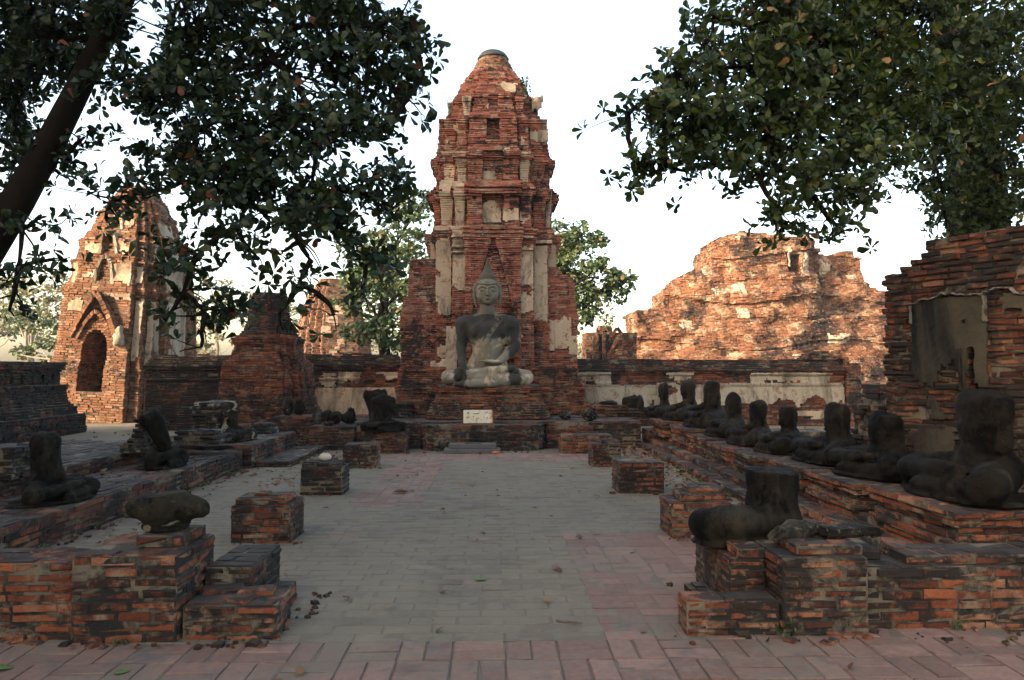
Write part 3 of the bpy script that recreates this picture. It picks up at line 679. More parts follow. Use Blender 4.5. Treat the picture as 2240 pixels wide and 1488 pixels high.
# ---------------------------------------------------------------- left structures
lw = thing('vihara_wall', 'long dark ruined brick base with a row of small dark crosses standing in for shaded openings, at the left edge', 'ruin', (-10.6, 18, 0))
pk = Pack(); z = -.02; k = 0
while z < 1.72:
    o = np.interp(z, [-.02, .42, .43, .62, .75, .76, .95, 1.0, 1.2, 1.22, 1.42, 1.5, 1.6, 1.72], [.35, .33, .2, .18, .05, .03, .03, .0, .05, -.1, -.1, -.1, -.02, 0])
    course(pk, rect(-13.8, -10.75 + o, 9.0, 20.0 + o), z, .062, L=.27, jit=.018, drop=.035, k=k, cin=.02); z += .062; k += 1
topbricks(pk, -13.7, -10.8, 9.0, 19.95, 1.74, drop=.1, jit=.015)
while z < 2.35:
    s_ = (z - 1.74)
    course(pk, rect(-13.8, -11.5 - s_ * .5, 9.0, 18.3 - s_ * 1.2), z, .062, jit=.03, drop=.12, k=k); z += .062; k += 1
o_ = pk.build('wall_body', M['dark_brick'], lw); o_.location = (10.6, -18, 0)
for i in range(9):
    yy = 16.2 + i * .42
    V = []; 
    for (dy, dz) in [(-.02, .09), (.02, .09), (.02, .035), (.055, .035), (.055, -.005), (.02, -.005), (.02, -.075), (-.02, -.075), (-.02, -.005), (-.055, -.005), (-.055, .035), (-.02, .035)]: V.append((dy * 1.25, dz * 1.25))
    n_ = len(V); VV = [(-.0, a, b) for a, b in V] + [(-.12, a, b) for a, b in V]
    FF = [tuple(range(n_)), tuple(range(2 * n_ - 1, n_ - 1, -1))] + [(i_, (i_ + 1) % n_, n_ + (i_ + 1) % n_, n_ + i_) for i_ in range(n_)]
    o_ = mesh_obj('dark_cross', VV, FF, M['dark_stone'], lw); o_.location = (10.6 - 10.828, yy - 18, 1.36)  # solid dark cross stands in for the shade inside a hole
plaster(lw, 'stucco_band', lambda u, z: -10.69 + (.75 - z if z < .75 else 0) * .5, 12, 20.0, .60, .92, axis='x', keep=.95, mat_='dark_plaster', seed=90, loc=(10.6, -18, 0), cell=.07)
plaster(lw, 'stucco_band', lambda u, z: -10.385, 12, 20.2, .02, .38, axis='x', keep=.45, mat_='dark_plaster', seed=91, loc=(10.6, -18, 0), cell=.07)

# bell shaped stupa
SY = 19.2; SXc = X(588, SY)
st = thing('bell_stupa', 'dark red brick stupa with a broken bell shaped top on a stepped square base', 'stupa', (SXc, SY, 0))
pk = Pack(); z = -.02; k = 0
hs = lambda z: np.interp(z, [Z(p, SY - 1) for p in (925, 895, 893, 872, 869, 840, 800, 790, 783, 768, 762, 757, 740, 735)], [(x) * (SY - .9) / FPX for x in (104, 103, 98, 97, 93, 92, 88, 82, 74, 70, 67, 66, 73, 64)])
zs1 = Z(737, SY - 1)
while z < zs1:
    H_ = hs(z + .03)
    course(pk, redent(H_, a=.62, b=.80, c=.93, cx=SXc, cy=SY), z, .058, L=.24, jit=.015, drop=.03, k=k, cin=.02); z += .058; k += 1
o_ = pk.build('stepped_base', M['old_brick'], st); o_.location = (-SXc, -SY, 0)
pk = Pack(); zb0 = z; zb1 = Z(645, SY)
while z < zb1:
    f = (z - zb0) / (zb1 - zb0)
    r_ = np.interp(f, [0, .08, .2, .45, .75, .9, 1], [61, 55, 49, 44, 40, 38, 34]) * SY / FPX
    pts = []
    for i in range(16):
        a = 2 * math.pi * (i + .5) / 16
        rr = r_ * (1 - (.18 if (i in (13, 14) and f > .18) else 0))
        pts.append((SXc + rr * math.cos(a), SY + rr * math.sin(a)))
    course(pk, pts, z, .058, L=.2, jit=.012, drop=.03 + (.3 if f > .93 else 0), k=k, cin=.02); z += .058; k += 1
o_ = pk.build('bell', M['dark_brick'], st); o_.location = (-SXc, -SY, 0)
lathe('finial_stub', [(.05, 0), (.06, .03), (.03, .08), (.045, .12), (.01, .2)], 'dark_stone', st, n=8, jit=.1, loc=(.30, -.1, zb1 - .04))

# leaning tower (left)
LY = 25.6; LX = X(272, LY)
lt = thing('leaning_tower', 'sunlit leaning orange brick tower with pale stucco tiers and a dark arched doorway', 'tower', (LX, LY, 0), rot=(0, R(3.2), R(-6)))
s_ = (LY - 1.5) / FPX
lp = [(925, 140), (880, 138), (800, 134), (790, 128), (660, 121), (655, 117), (645, 123), (632, 124), (628, 116), (600, 108), (578, 111), (572, 113), (568, 104), (540, 98), (524, 102), (520, 94), (505, 88), (500, 82), (470, 74), (455, 72), (450, 62), (430, 56), (415, 45), (395, 34)]
LZ = np.array([CAM_Z + (HZY - a) * s_ for a, b in lp]); LW = np.array([b * s_ for a, b in lp])
lhw = lambda z: float(np.interp(z, LZ, LW))
pk = Pack(); z = -.05; k = 0; hL = .075
DZ1 = 2.75
while z < LZ[-1]:
    W_ = lhw(z + hL / 2); ni = None
    if .9 < z < DZ1:
        f = 1 if z < 2.1 else math.sqrt(max(0.01, 1 - ((z - 2.1) / .66) ** 2)); ni = (.40 * f, 1.2)
    for (a_, b_, w_, d_) in ((4.25, 4.95, .22, .05), (5.2, 5.75, .2, .05), (6.0, 6.45, .16, .06)):
        if a_ < z < b_: ni = (w_ * (1 if z < b_ - .3 else .6), d_)
    hi = max(0, (z - 5) / 2.2)
    course(pk, redent(W_, a=.58, b=.74, c=.88, niche=ni), z, hL, L=.27, jit=.016 + .02 * hi, drop=.04 + .12 * hi, k=k, gap=.013, cin=.022)
    z += hL; k += 1
pk.build('body', M['lit_brick'], lt)
lf = lambda c_: (lambda x, z: -lhw(z) * c_ - .02)
def lpan(f0, f1, z0, z1, c_, keep, seed, edges=(0, 0, 1, 1)):
    W_ = lhw((z0 + z1) / 2); plaster(lt, 'stucco_panel', lf(c_), f0 * W_, f1 * W_, z0, z1, cell=.07, keep=keep, seed=seed, edge_only=edges)
lpan(-.56, -.16, 4.2, 4.85, 1.0, 1.10, 101); lpan(.18, .56, 4.2, 4.9, 1.0, 1.05, 102); lpan(.6, .73, 4.1, 4.95, .88, 1.10, 103); lpan(-.73, -.6, 4.15, 4.9, .88, 1.00, 104)
lpan(-.56, -.14, 5.1, 5.6, 1.0, 1.00, 105); lpan(.16, .56, 5.1, 5.65, 1.0, 1.00, 106); lpan(.6, .73, 5.05, 5.7, .88, 1.05, 107)
lpan(-.56, .56, 3.75, 4.0, 1.0, 0.75, 108); lpan(-.56, -.3, 3.2, 3.75, 1.0, 0.70, 109); lpan(.6, .72, 1.7, 3.9, .88, 1.00, 110); lpan(.76, .87, 1.6, 3.9, .74, 1.05, 111); lpan(.16, .5, 5.9, 6.4, 1.0, 0.80, 112)
def lpanx(f0, f1, z0, z1, c_, keep, seed):  # stucco on the side that faces the courtyard
    W_ = lhw((z0 + z1) / 2)
    plaster(lt, 'side_stucco', lambda u, z: lhw(z) * c_ + .015, f0 * W_, f1 * W_, z0, z1, cell=.08, keep=keep, seed=seed, axis='x', mat_='pale_plaster')
for i, (z0, z1) in enumerate(((1.6, 3.95), (4.15, 4.95), (5.05, 5.7), (5.85, 6.4))):
    lpanx(-.57, .1, z0, z1, 1.0, 1.3, 120 + i); lpanx(-.73, -.6, z0, z1, .88, 1.35, 130 + i)
# pointed gable over the doorway, brackets and niche frames
pk = Pack()
def arc_band(pk, cx, z0, halfw, hgt, y, th=.13, n=22, prot=.16, pw=1.5):
    P = []
    for i in range(n + 1):
        f = i / n * 2 - 1; P.append((cx + f * halfw, z0 + hgt * (1 - abs(f) ** pw)))
    for i in range(n):
        a, b = np.array(P[i]), np.array(P[i + 1]); d = b - a; l = np.linalg.norm(d); d /= l
        c = (a + b) / 2; pk.brick((c[0], y - prot, c[1]), (d[0], 0, d[1]), (-d[1], 0, d[0]), (0, -1, 0), l / 2, th / 2, prot + .1, jit=.012, ch=.012)
yd = -lhw(2.6) - .02
arc_band(pk, 0, 2.55, .74, 1.35, yd, th=.16, prot=.16, pw=1.3); arc_band(pk, 0, 2.5, .58, .85, yd, th=.12, prot=.09, pw=1.5)
pk.build('gable', M['lit_brick'], lt)
for (cx_, z0, hw_, hg, c_) in ((0, 4.22, .30, .82, 1.0), (0, 5.16, .27, .66, 1.0), (0, 5.98, .2, .5, 1.0)):
    pk = Pack(); arc_band(pk, cx_, z0, hw_, hg, -lhw(z0 + .3) * c_, th=.1, prot=.09, n=16, pw=3); pk.build('niche_frame', M['pale_plaster'], lt)
lathe('guardian_stub', [(.13, 0), (.15, .1), (.14, .3), (.10, .40), (.12, .48), (.07, .58), (.02, .60)], 'pale_plaster', lt, n=12, jit=.25, loc=(.80, yd - .08, 2.35))

# far sunlit tower behind the stupa
FY = 52; FXc = X(725, FY)
ft = thing('far_tower', 'distant sunlit pale orange ruined tower behind the stupa and the tree', 'tower', (FXc, FY, 0), rot=(0, 0, R(24)))
pk = Pack(); z = -.1; k = 0
while z < Z(615, FY):
    W_ = np.interp(z, [0, 1.5, 3.5, 5, 6.3, 7.4], [2.7, 2.5, 2.3, 1.9, 1.55, .8])
    course(pk, redent(W_, a=.5, b=.7, c=.86), z, .12, L=.38, jit=.05, drop=.08, k=k, gap=.02, cin=.03); z += .12; k += 1
pk.build('body', M['lit_brick'], ft)
for i in range(7):
    plaster(ft, 'stucco_panel', lambda x, z: -np.interp(z, [0, 1.5, 3.5, 5, 6.3, 7.4], [2.7, 2.5, 2.3, 1.9, 1.55, .8]) - .03, -1 + .5 * (i % 3) - .3, -.4 + .5 * (i % 3), 1.5 + .7 * i, 2.4 + .7 * i, cell=.14, keep=.6, seed=150 + i)

# ---------------------------------------------------------------- big ruined mound (right)
BY = 46
bt = thing('ruined_prang', 'huge collapsed orange brick temple mound with white stucco scraps and a small doorway', 'ruin', (X(1670, BY), BY, 0))
sil = [(1372, 800), (1383, 690), (1390, 680), (1440, 668), (1446, 645), (1480, 612), (1500, 598), (1546, 580), (1552, 548), (1562, 530), (1580, 515), (1600, 506), (1640, 500), (1690, 500), (1700, 508), (1740, 512), (1785, 512), (1795, 522), (1806, 545), (1836, 555), (1842, 548), (1890, 545), (1908, 560), (1914, 608), (1935, 625), (1962, 640), (2010, 700), (2070, 760), (2110, 800)]
sxs = np.array([a for a, b in sil], float); sys_ = np.array([b for a, b in sil], float)
EB = BY + 3
xg = np.arange(X(1372, EB), X(2110, EB) + 2, .36)
def rel(x, z):
    """how far the broken face bulges forward at x, z"""
    px = 1075 + x * FPX / (EB + 1)
    v = .55 * math.sin(x * .42 + .6) + .14 * math.sin(x * 1.1 + z * .9) + .09 * math.sin(x * 2.3 - z * 1.7 + 2) + .10 * math.sin(z * 5.2 + .5 * math.sin(x * .9)) + .13 * (1 if math.sin(z * 2.1 + .8 * math.sin(x * .5)) > .2 else -1) + .16 * (((int(x * 1.4) * 7 + int(z * 1.1) * 13) % 5) / 4 - .5)
    if 1590 < px < 1800 and z > 4.6: v += .55 * min(1, (z - 4.6) / 1.6) * min(1, (px - 1590) / 30, (1800 - px) / 30)
    if px > 1800 and z > 5: v -= 1.2
    if 1733 < px < 1756 and 7.75 < z < 9.0: v -= 2.2
    for zl, s in ((2.3, .5), (3.6, .25), (5.0, .3), (6.6, .3)): v -= s * min(1, max(0, (z - zl) / .5 + .3 * math.sin(x * 1.7 + zl)))
    if 1430 < px < 1600 and z < 2.9: v += 1.3 * max(0, 1 - ((px - 1510) / 85) ** 2) * max(0, 1 - z / 2.9)
    return v
def top_z(x):
    z, E = 5.0, EB
    for _ in range(5):
        px = 1075 + x * FPX / E; z = max(0, CAM_Z + (HZY - np.interp(px, sxs, sys_)) * E / FPX); E = .5 * E + .5 * (BY + .4125 * max(z, .01) ** .9 - rel(x, z * .97) + .15)
    return z + .20 * (((int(x / .8) * 31) % 7) / 6 - .5)
pk = Pack(); hB = .09; k = 0; z = -.1
while z < 10.6:
    xs_ = [x for x in xg if top_z(x) > z + .05]
    if len(xs_) > 1:
        run = [xs_[0]]; runs = []
        for x in xs_[1:]:
            if x - run[-1] > .5: runs.append(run); run = []
            run.append(x)
        runs.append(run)
        for run in runs:
            if len(run) < 2: continue
            fr = [(x, BY + .55 * max(z, .01) ** .9 * .75 - rel(x, z) + .08 * (rng.rand() - .5)) for x in run]
            bk = max(f[1] for f in fr) + 2.5
            pts = fr + [(run[-1], bk), (run[0], bk)]
            course(pk, pts, z, hB, L=.36, depth=.3, jit=.04, drop=.05, k=k, gap=.014, skip_back=True, ch=.010, cin=.04)
    z += hB; k += 1
o_ = pk.build('masonry', M['ruin_brick'], bt, core=M['ruin_brick']); BL = (-X(1670, BY), -BY, 0); o_.location = BL
bf = lambda x, z: BY + .55 * max(z, .01) ** .9 * .75 - rel(x, z) - .06
def bp(px0, px1, py0, py1, keep, seed):
    dy = BY + 2.5
    for _ in range(4): dy = .5 * dy + .5 * bf(X((px0 + px1) / 2, dy), Z((py0 + py1) / 2, dy))
    plaster(bt, 'stucco_scrap', bf, X(px0, dy), X(px1, dy), Z(py1, dy), Z(py0, dy), cell=.11, keep=keep + .45, minf=6, seed=seed, loc=BL, thick=.08, mat_='pale_plaster', rag=.5)
for i, q in enumerate([(1545, 1625, 618, 645, .55), (1540, 1570, 570, 600, .5), (1590, 1660, 590, 612, .35), (1615, 1640, 672, 695, .8), (1610, 1680, 618, 640, .4), (1475, 1520, 698, 718, .6), (1525, 1565, 692, 705, .6), (1730, 1738, 535, 580, 1.0), (1757, 1776, 545, 585, .9), (1735, 1780, 582, 602, .8), (1800, 1840, 560, 600, .5), (1815, 1865, 728, 750, .8), (1605, 1625, 722, 745, .5), (1595, 1635, 768, 780, .9), (1640, 1670, 700, 712, .5), (1860, 1915, 590, 606, .5), (1600, 1625, 505, 530, .5), (1760, 1800, 515, 540, .35), (1735, 1760, 775, 785, .9)]):
    bp(*q, 200 + i)
# lower brick wall with pilasters left of the mound
qy = 38; qt = thing('ruined_porch', 'low ruined brick porch with pointed panels and weeds on top, beside the big mound', 'ruin', (X(1338, qy), qy, 0)); QL = (-X(1338, qy), -qy, 0)
pk = Pack(); z = -.1; k = 0
while z < Z(728, qy):
    pts = [(X(1284, qy), qy + .25), (X(1297, qy), qy + .25), (X(1297, qy), qy), (X(1310, qy), qy), (X(1310, qy), qy + .3), (X(1318, qy), qy + .3), (X(1318, qy), qy), (X(1326, qy), qy), (X(1326, qy), qy + .2), (X(1395, qy), qy + .2), (X(1395, qy), qy + 2), (X(1284, qy), qy + 2)]
    course(pk, pts, z, .09, L=.3, jit=.03, drop=.05, k=k, skip_back=True, gap=.015); z += .09; k += 1
for zb in (Z(778, qy), Z(750, qy)):
    arc_band(pk, X(1352, qy), zb, .52, .75, qy + .2, th=.14, prot=.10, n=12, pw=1.05)
for i in range(14): pk.brick((X(1318 + 22 * (rng.rand()), qy), qy + .5 + rng.rand(), Z(726, qy) + rng.rand() * .25), (1, rng.rand() - .5, 0), (0, 0, 1), (0, -1, 0), .18, .1, .3, jit=.03)
o_ = pk.build('masonry', M['wall_brick'], qt); o_.location = QL

# ---------------------------------------------------------------- near right wall
rw = thing('ruined_wall', 'tall dark ruined brick wall with blackened stucco and a narrow slit, at the right edge', 'wall', (4.85, 7.6, 0))
A0 = np.array([4.42, 8.75]); ud = np.array([.43, -.903]); ud /= np.linalg.norm(ud)   # along the wall, towards the camera
nd_ = np.array([ud[1], ud[0] * -1]); nd_ = np.array([ud[1], -ud[0]])                       # outward normal, facing the court
def wpt(s, d): p = A0 + ud * s + nd_ * d; return (p[0], p[1])
pk = Pack(); z = -.02; k = 0; LEN = 3.6
slit0, slit1, sz0, sz1 = 1.04, 1.13, 1.36, 1.84
while z < 2.93:
    s0 = np.interp(z, [0, 1.2, 2.6, 2.64, 2.72, 2.74, 2.80, 2.82], [.06, .05, .07, .17, .36, .42, .50, .60]) + .025 * math.sin(k * 2.3) + .02 * math.sin(k * 5)
    pts = [wpt(s0, 0), wpt(LEN, 0), wpt(LEN, -.85), wpt(s0, -.85)]
    if sz0 < z < sz1: pts = [wpt(s0, 0), wpt(slit0, 0), wpt(slit0, -.3), wpt(slit1, -.3), wpt(slit1, 0), wpt(LEN, 0), wpt(LEN, -.85), wpt(s0, -.85)]
    course(pk, pts, z, .064, L=.24, jit=.016, drop=.02 + (.12 if z > 2.84 else 0), k=k, gap=.012, ch=.012, cin=.02); z += .064; k += 1
o_ = pk.build('masonry', M['wall_brick'], rw); RL = (-4.85, -7.6, 0); o_.location = RL
topz_ = z
def wplaster(name, s0, s1, z0, z1, keep, seed, mat_='dark_plaster', cell=.04, thick=.03, edges=(1, 1, 1, 1), rag=.15, hole=None):
    r = np.random.RandomState(seed)
    os_ = plaster(rw, name, lambda u, z: 0, s0, s1, z0, z1, cell=cell, keep=keep, seed=seed, mat_=mat_, thick=thick, edge_only=edges, rag=rag)
    for o_ in os_ or []: wfit(o_, hole)
def wfit(o_, hole):
    me = o_.data; n_ = len(me.vertices); c = np.zeros(n_ * 3); me.vertices.foreach_get('co', c); c = c.reshape(-1, 3)
    out = np.zeros_like(c)
    for i in range(n_): p = wpt(c[i, 0], .04 + c[i, 1]); out[i] = (p[0], p[1], c[i, 2])
    me.vertices.foreach_set('co', out.ravel()); me.update(); o_.location = RL
    if hole:
        import bmesh
        bm = bmesh.new(); bm.from_mesh(me)
        dl = [f for f in bm.faces if hole[0] < (Vector((f.calc_center_median().x, f.calc_center_median().y)) - Vector(A0)).dot(Vector(ud)) < hole[1] and hole[2] < f.calc_center_median().z < hole[3]]
        bmesh.ops.delete(bm, geom=dl, context='FACES'); bm.to_mesh(me); bm.free()
wplaster('stucco_panel', .43, 1.24, 1.42, 2.35, 1.32, 301, hole=(slit0, slit1, sz0, sz1), edges=(0, 0, 1, 0), rag=.3)
wplaster('stucco_panel', 1.26, 2.4, 1.86, 2.35, 1.2, 302, edges=(1, 0, 1, 0), rag=.2); wplaster('stucco_panel', .43, .92, .40, 1.0, 1.05, 303); wplaster('stucco_panel', .43, .9, .95, 1.5, .62, 304, rag=.2); wplaster('stucco_panel', 1.3, 2.2, .9, 1.7, .45, 305)
# pale broken rims of the stucco
def rim(pts, name='stucco_rim', th=.018):
    pk = Pack()
    P = []
    for (a, b), (c, d) in zip(pts[:-1], pts[1:]):
        n_ = max(1, int(math.hypot(c - a, d - b) / .035))
        for i in range(n_): P.append((a + (c - a) * i / n_, b + (d - b) * i / n_ + (rng.rand() - .5) * .022))
    P.append(pts[-1])
    for (a, b), (c, d) in zip(P[:-1], P[1:]):
        l = math.hypot(c - a, d - b) + 1e-6; m_ = wpt((a + c) / 2, .062)
        e = ((ud[0] * (c - a)) / l, (ud[1] * (c - a)) / l, (d - b) / l)
        bb = np.cross(np.array([nd_[0], nd_[1], 0]), np.array(e))
        pk.brick((m_[0], m_[1], (b + d) / 2), e, tuple(bb), (nd_[0], nd_[1], 0), l / 2 + .004, th * (.7 + .8 * rng.rand()), .06, ch=.008, jit=.006)
    o_ = pk.build(name, M['plaster_edge'], rw, core=M['plaster_edge']); o_.location = RL
rim([(.40, 2.30), (.55, 2.345), (.72, 2.36), (.80, 2.395), (.95, 2.37), (1.12, 2.355), (1.22, 2.345), (1.24, 2.37), (1.42, 2.40), (1.5, 2.38), (1.58, 2.33), (1.9, 2.3)], th=.006)
rim([(1.235, 2.34), (1.245, 2.25), (1.225, 2.16), (1.24, 2.08)], th=.008); rim([(.43, 2.29), (.435, 2.1)], th=.006)
bx = bevel_box('slit_jamb', -.035, .035, -.03, .03, 0, .46, 'dark_plaster', rw, bev=.02, nois=.012); p_ = wpt(slit0 - .04, .045); bx.location = (p_[0] - 4.85, p_[1] - 7.6, 1.60)
# lower broken stub just beyond the wall
pk = Pack()
for k in range(22): course(pk, rect(4.74 + .02 * math.sin(k) + (.1 if k > 17 else 0), 5.3, 9.4, 10.1), k * .064, .064, jit=.03, drop=.06, k=k)
sb = thing('brick_stub', 'dark broken brick stub beyond the left end of the tall right wall', 'stub', (4.9, 9.7, 0)); o_ = pk.build('masonry', M['dark_brick'], sb); o_.location = (-4.9, -9.7, 0)

# ---------------------------------------------------------------- front walls, terraces, pillars
def block_thing(name, label, cat, boxes, mat_, group=None, **kw):
    x0 = sum(b[0] + b[1] for b in boxes) / len(boxes) / 2; y0 = sum(b[2] + b[3] for b in boxes) / len(boxes) / 2
    t = thing(name, label, cat, (x0, y0, 0), group)
    for b in boxes:
        pk = Pack(); d = dict(kw); nm = 'block'
        if len(b) > 6: d.update(b[6])
        nm = d.pop('nm', nm); mt = d.pop('mat', mat_)
        brick_box(pk, *b[:6], **d); o_ = pk.build(nm, M[mt], t); o_.location = (-x0, -y0, 0)
    return t
big = dict(h=.062, L=.23, jit=.007, ch=.009, gap=.011, cin=.007)
block_thing('front_wall', 'low blackened brick wall along the left foreground, joined to the stepped block', 'wall', [(-8.2, -2.47, 4.72, 5.12, -.02, .45)], 'old_brick', **big)
t = block_thing('stepped_block', 'large brick block with a low step and loose bricks, left foreground, under a broken torso', 'block', [
    (-2.46, -1.84, 4.66, 5.28, -.02, .50, dict(nm='main_block', topdrop=.15, ragged=.1)),
    (-2.18, -1.88, 4.86, 5.24, .51, .575, dict(nm='top_course', topdrop=.3, drop=.1)),
    (-1.83, -1.52, 5.06, 5.72, -.02, .335, dict(nm='side_block', mat='dark_brick')),
    (-1.83, -1.27, 4.70, 5.05, -.02, .20, dict(nm='step')), (-1.51, -1.36, 5.06, 5.55, -.02, .12, dict(nm='low_ledge'))], 'old_brick', **big)
for (a, b_, c, rz, mt, lb) in ((-1.68, 4.98, .245, .3, 'dark_brick', 'black loose brick leaning on the stepped block, left foreground'), (-1.55, 4.84, .235, -.35, 'old_brick', 'orange loose brick with a rounded end on the left foreground step'), (-1.47, 4.97, .24, .15, 'old_brick', 'flat pinkish loose brick behind the rounded one on the left foreground step')):
    pk = Pack(); pk.brick((0, 0, .035), (1, 0, 0), (0, 1, 0), (0, 0, 1), .11 if mt != 'dark_brick' else .13, .065, .07, tone=.7, ch=.016, jit=.008)
    o_ = pk.build('loose_brick', M[mt]); o_.location = (a, b_, c - .04 + .0); o_.rotation_euler = (0, 0, rz); tag(o_, lb, 'brick', 'loose bricks on the left step')
block_thing('front_wall', 'low orange and black brick wall in front of the largest headless statue', 'wall', [
    (2.29, 7.6, 4.80, 5.15, -.02, .37), (2.60, 7.6, 4.86, 5.2, .375, .43, dict(nm='top_course', drop=.12))], 'old_brick', **big)
block_thing('stepped_block', 'large brick block with a low step, right foreground, under the broken statue trunk', 'block', [
    (1.75, 2.28, 4.68, 5.22, -.02, .46, dict(nm='main_block', topdrop=.1)), (1.86, 2.28, 4.74, 5.2, .465, .52, dict(nm='top_course', drop=.1)),
    (1.50, 2.24, 5.23, 5.75, -.02, .40, dict(nm='statue_block', mat='terrace_brick')), (1.50, 1.74, 4.93, 5.225, -.02, .40, dict(nm='front_part')),
    (1.17, 1.745, 4.70, 4.925, -.02, .20, dict(nm='step')), (1.38, 1.49, 4.94, 5.5, -.02, .10, dict(nm='low_ledge', mat='terrace_brick')),
    (1.56, 1.745, 4.93, 5.2, .405, .41 + .05, dict(nm='loose_course', drop=.3)), (2.285, 2.52, 5.0, 5.3, .37, .44, dict(nm='tilted_course', mat='dark_brick', drop=.2))], 'old_brick', **big)

def pillar(label, px0, px1, foot, ztop, mat_='old_brick', extra=(), yd=None):
    y = 1.6 * FPX / (foot - HZY); x0, x1 = X(px0, y), X(px1, y); w_ = x1 - x0; d_ = yd or w_ * .95
    return block_thing('brick_pillar', label, 'pillar', [(x0, x1, y, y + d_, -.02, ztop, dict(nm='shaft', topdrop=.1))] + [(x0 + a * w_, x0 + b * w_, y + c * d_, y + d * d_, z0, z1, dict(nm='top_course', drop=.12)) for a, b, c, d, z0, z1 in extra], mat_, 'brick pillar stumps along the aisle', h=.062, L=.22, jit=.008, ch=.009, gap=.011, cin=.007), (x0, x1, y, y + d_)
_, pA = pillar('orange square brick pillar stump, nearest on the left side of the aisle', 508, 640, 1182, .34, extra=[(.05, .9, .05, .8, .345, .405), (.3, .55, .3, .55, .41, .44)])
_, pB = pillar('dark blackened pillar stump with a round cream stone on top, left of the aisle', 659, 751, 1080, .345, 'dark_brick', extra=[(.0, .9, .1, .95, .35, .40)])
_, pC = pillar('pale orange brick pillar stump in front of the statue pedestal, left of the aisle', 751, 824, 1022, .37)
_, pF = pillar('clean cut square brick pillar stump, second from the front on the right side of the aisle', 1352, 1452, 1080, .40)
_, pG = pillar('narrow brick pillar stump with a black top beside the leaf litter, third on the right side', 1293, 1358, 1021, .36, extra=[(.35, 1, .2, .9, .365, .42)])
_, pH = pillar('low wide brick pillar stump, farthest on the right side of the aisle', 1227, 1340, 992, .34, yd=.6)
_, pE = pillar('stepped brick pillar stump with two thin black upper courses, nearest on the right side of the aisle', 1467, 1598, 1178, .33, extra=[(.2, .98, .2, .9, .335, .395), (.38, .98, .35, .95, .40, .45)])
_, pD = pillar('dark topped brick pedestal under the small black seated statue, left of the platform', 796, 887, 990, .40, yd=.75)
o_ = lathe('round_stone', [(.03, 0), (.075, .02), (.085, .05), (.06, .085), (.02, .1)], 'cream_stone', n=14, jit=.05); o_.location = ((pB[0] + pB[1]) / 2 - .01, pB[2] + .25, .408); tag(o_, 'small round cream stone on the dark pillar stump', 'stone')

# left terraces
tb = dict(h=.062, L=.28, jit=.010, ch=.008)
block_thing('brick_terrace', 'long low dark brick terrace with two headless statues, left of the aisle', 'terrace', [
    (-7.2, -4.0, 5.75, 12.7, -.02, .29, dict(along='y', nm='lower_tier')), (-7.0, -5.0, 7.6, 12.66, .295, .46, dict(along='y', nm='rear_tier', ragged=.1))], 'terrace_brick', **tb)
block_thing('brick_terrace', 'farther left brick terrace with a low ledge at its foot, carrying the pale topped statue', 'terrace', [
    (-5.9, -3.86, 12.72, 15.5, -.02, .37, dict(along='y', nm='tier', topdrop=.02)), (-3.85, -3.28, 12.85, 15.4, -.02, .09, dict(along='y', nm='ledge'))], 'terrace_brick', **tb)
block_thing('brick_altar', 'small brick altar with fragments of a statue, in front of the bell shaped stupa', 'altar', [(X(600, 16.2), X(682, 16.2), 16.2, 17.0, .0, .62, dict(drop=.05))], 'terrace_brick', **tb)
block_thing('stupa_footing', 'long flat red brick footing below the bell shaped stupa', 'base', [(X(430, 17.4), X(760, 17.4), 17.4, 21.3, -.02, .36, dict(drop=.03))], 'old_brick', **tb)
# rubble piers behind the left statues
def rubble(name, label, cat, x0, x1, y0, y1, z0, z1, mat_='dark_brick', lean=0, seed=0, group=None, taper=.0):
    t = thing(name, label, cat, ((x0 + x1) / 2, (y0 + y1) / 2, z0), group); pk = Pack(); z = z0; k = 0
    while z < z1:
        f = (z - z0) / (z1 - z0); o = taper * f; j = .02 * math.sin(k * 3.7 + seed)
        course(pk, rect(x0 + o + j + lean * f, x1 - o + j, y0 + o, y1 - o), z, .066, L=.26, jit=.028, drop=.07, k=k, ch=.014, gap=.012, cin=.03); z += .066; k += 1
    topbricks(pk, x0 + taper + lean, x1 - taper, y0 + taper, y1 - taper, z, drop=.15, jit=.02, ch=.014)
    o_ = pk.build('masonry', M[mat_], t); o_.location = (-(x0 + x1) / 2, -(y0 + y1) / 2, -z0); return t
brick_mat('lichen_brick', [(0, (.02, .016, .014)), (.7, (.045, .03, .022)), (.86, (.07, .035, .025)), (1, (.36, .36, .31))], mold=.6, pale=.55, palecol=(.33, .33, .29), scale=1.6, topmold=.1, dust=.3)
rubble('brick_stub', 'black brick stub speckled with white lichen, behind the pale topped headless statue', 'stub', X(428, 13.7), X(492, 13.7), 13.5, 14.2, .37, Z(886, 13.7), 'lichen_brick')
rubble('rubble_heap', 'slumped heap of black bricks left of the statue with the leaning torso', 'rubble', X(272, 10.9), X(338, 10.9), 10.7, 11.5, .465, Z(918, 10.9), 'lichen_brick', taper=.14, seed=2, lean=.22)
rubble('rubble_heap', 'long low heap of lichen spotted bricks between the two left statues', 'rubble', X(385, 12), X(490, 12), 11.8, 12.5, .465, .62, 'lichen_brick', taper=.08, seed=3)
rubble('brick_stub', 'black brick stub behind the nearest headless statue on the left terrace', 'stub', X(-20, 8.4), X(75, 8.4), 8.1, 8.7, .465, Z(975, 8.4), 'lichen_brick', seed=4)
rubble('rubble_heap', 'low mossy heap of broken bricks right of the pale topped statue', 'rubble', X(540, 15), X(600, 15), 14.9, 15.45, .37, .56, 'lichen_brick', taper=.1, seed=5)
rubble('brick_pier', 'short dark brick pier on the platform, between the small black statue and the plinth', 'pier', X(862, 17), X(905, 17), 17, 17.5, .54, Z(884, 17), 'dark_brick', seed=6)
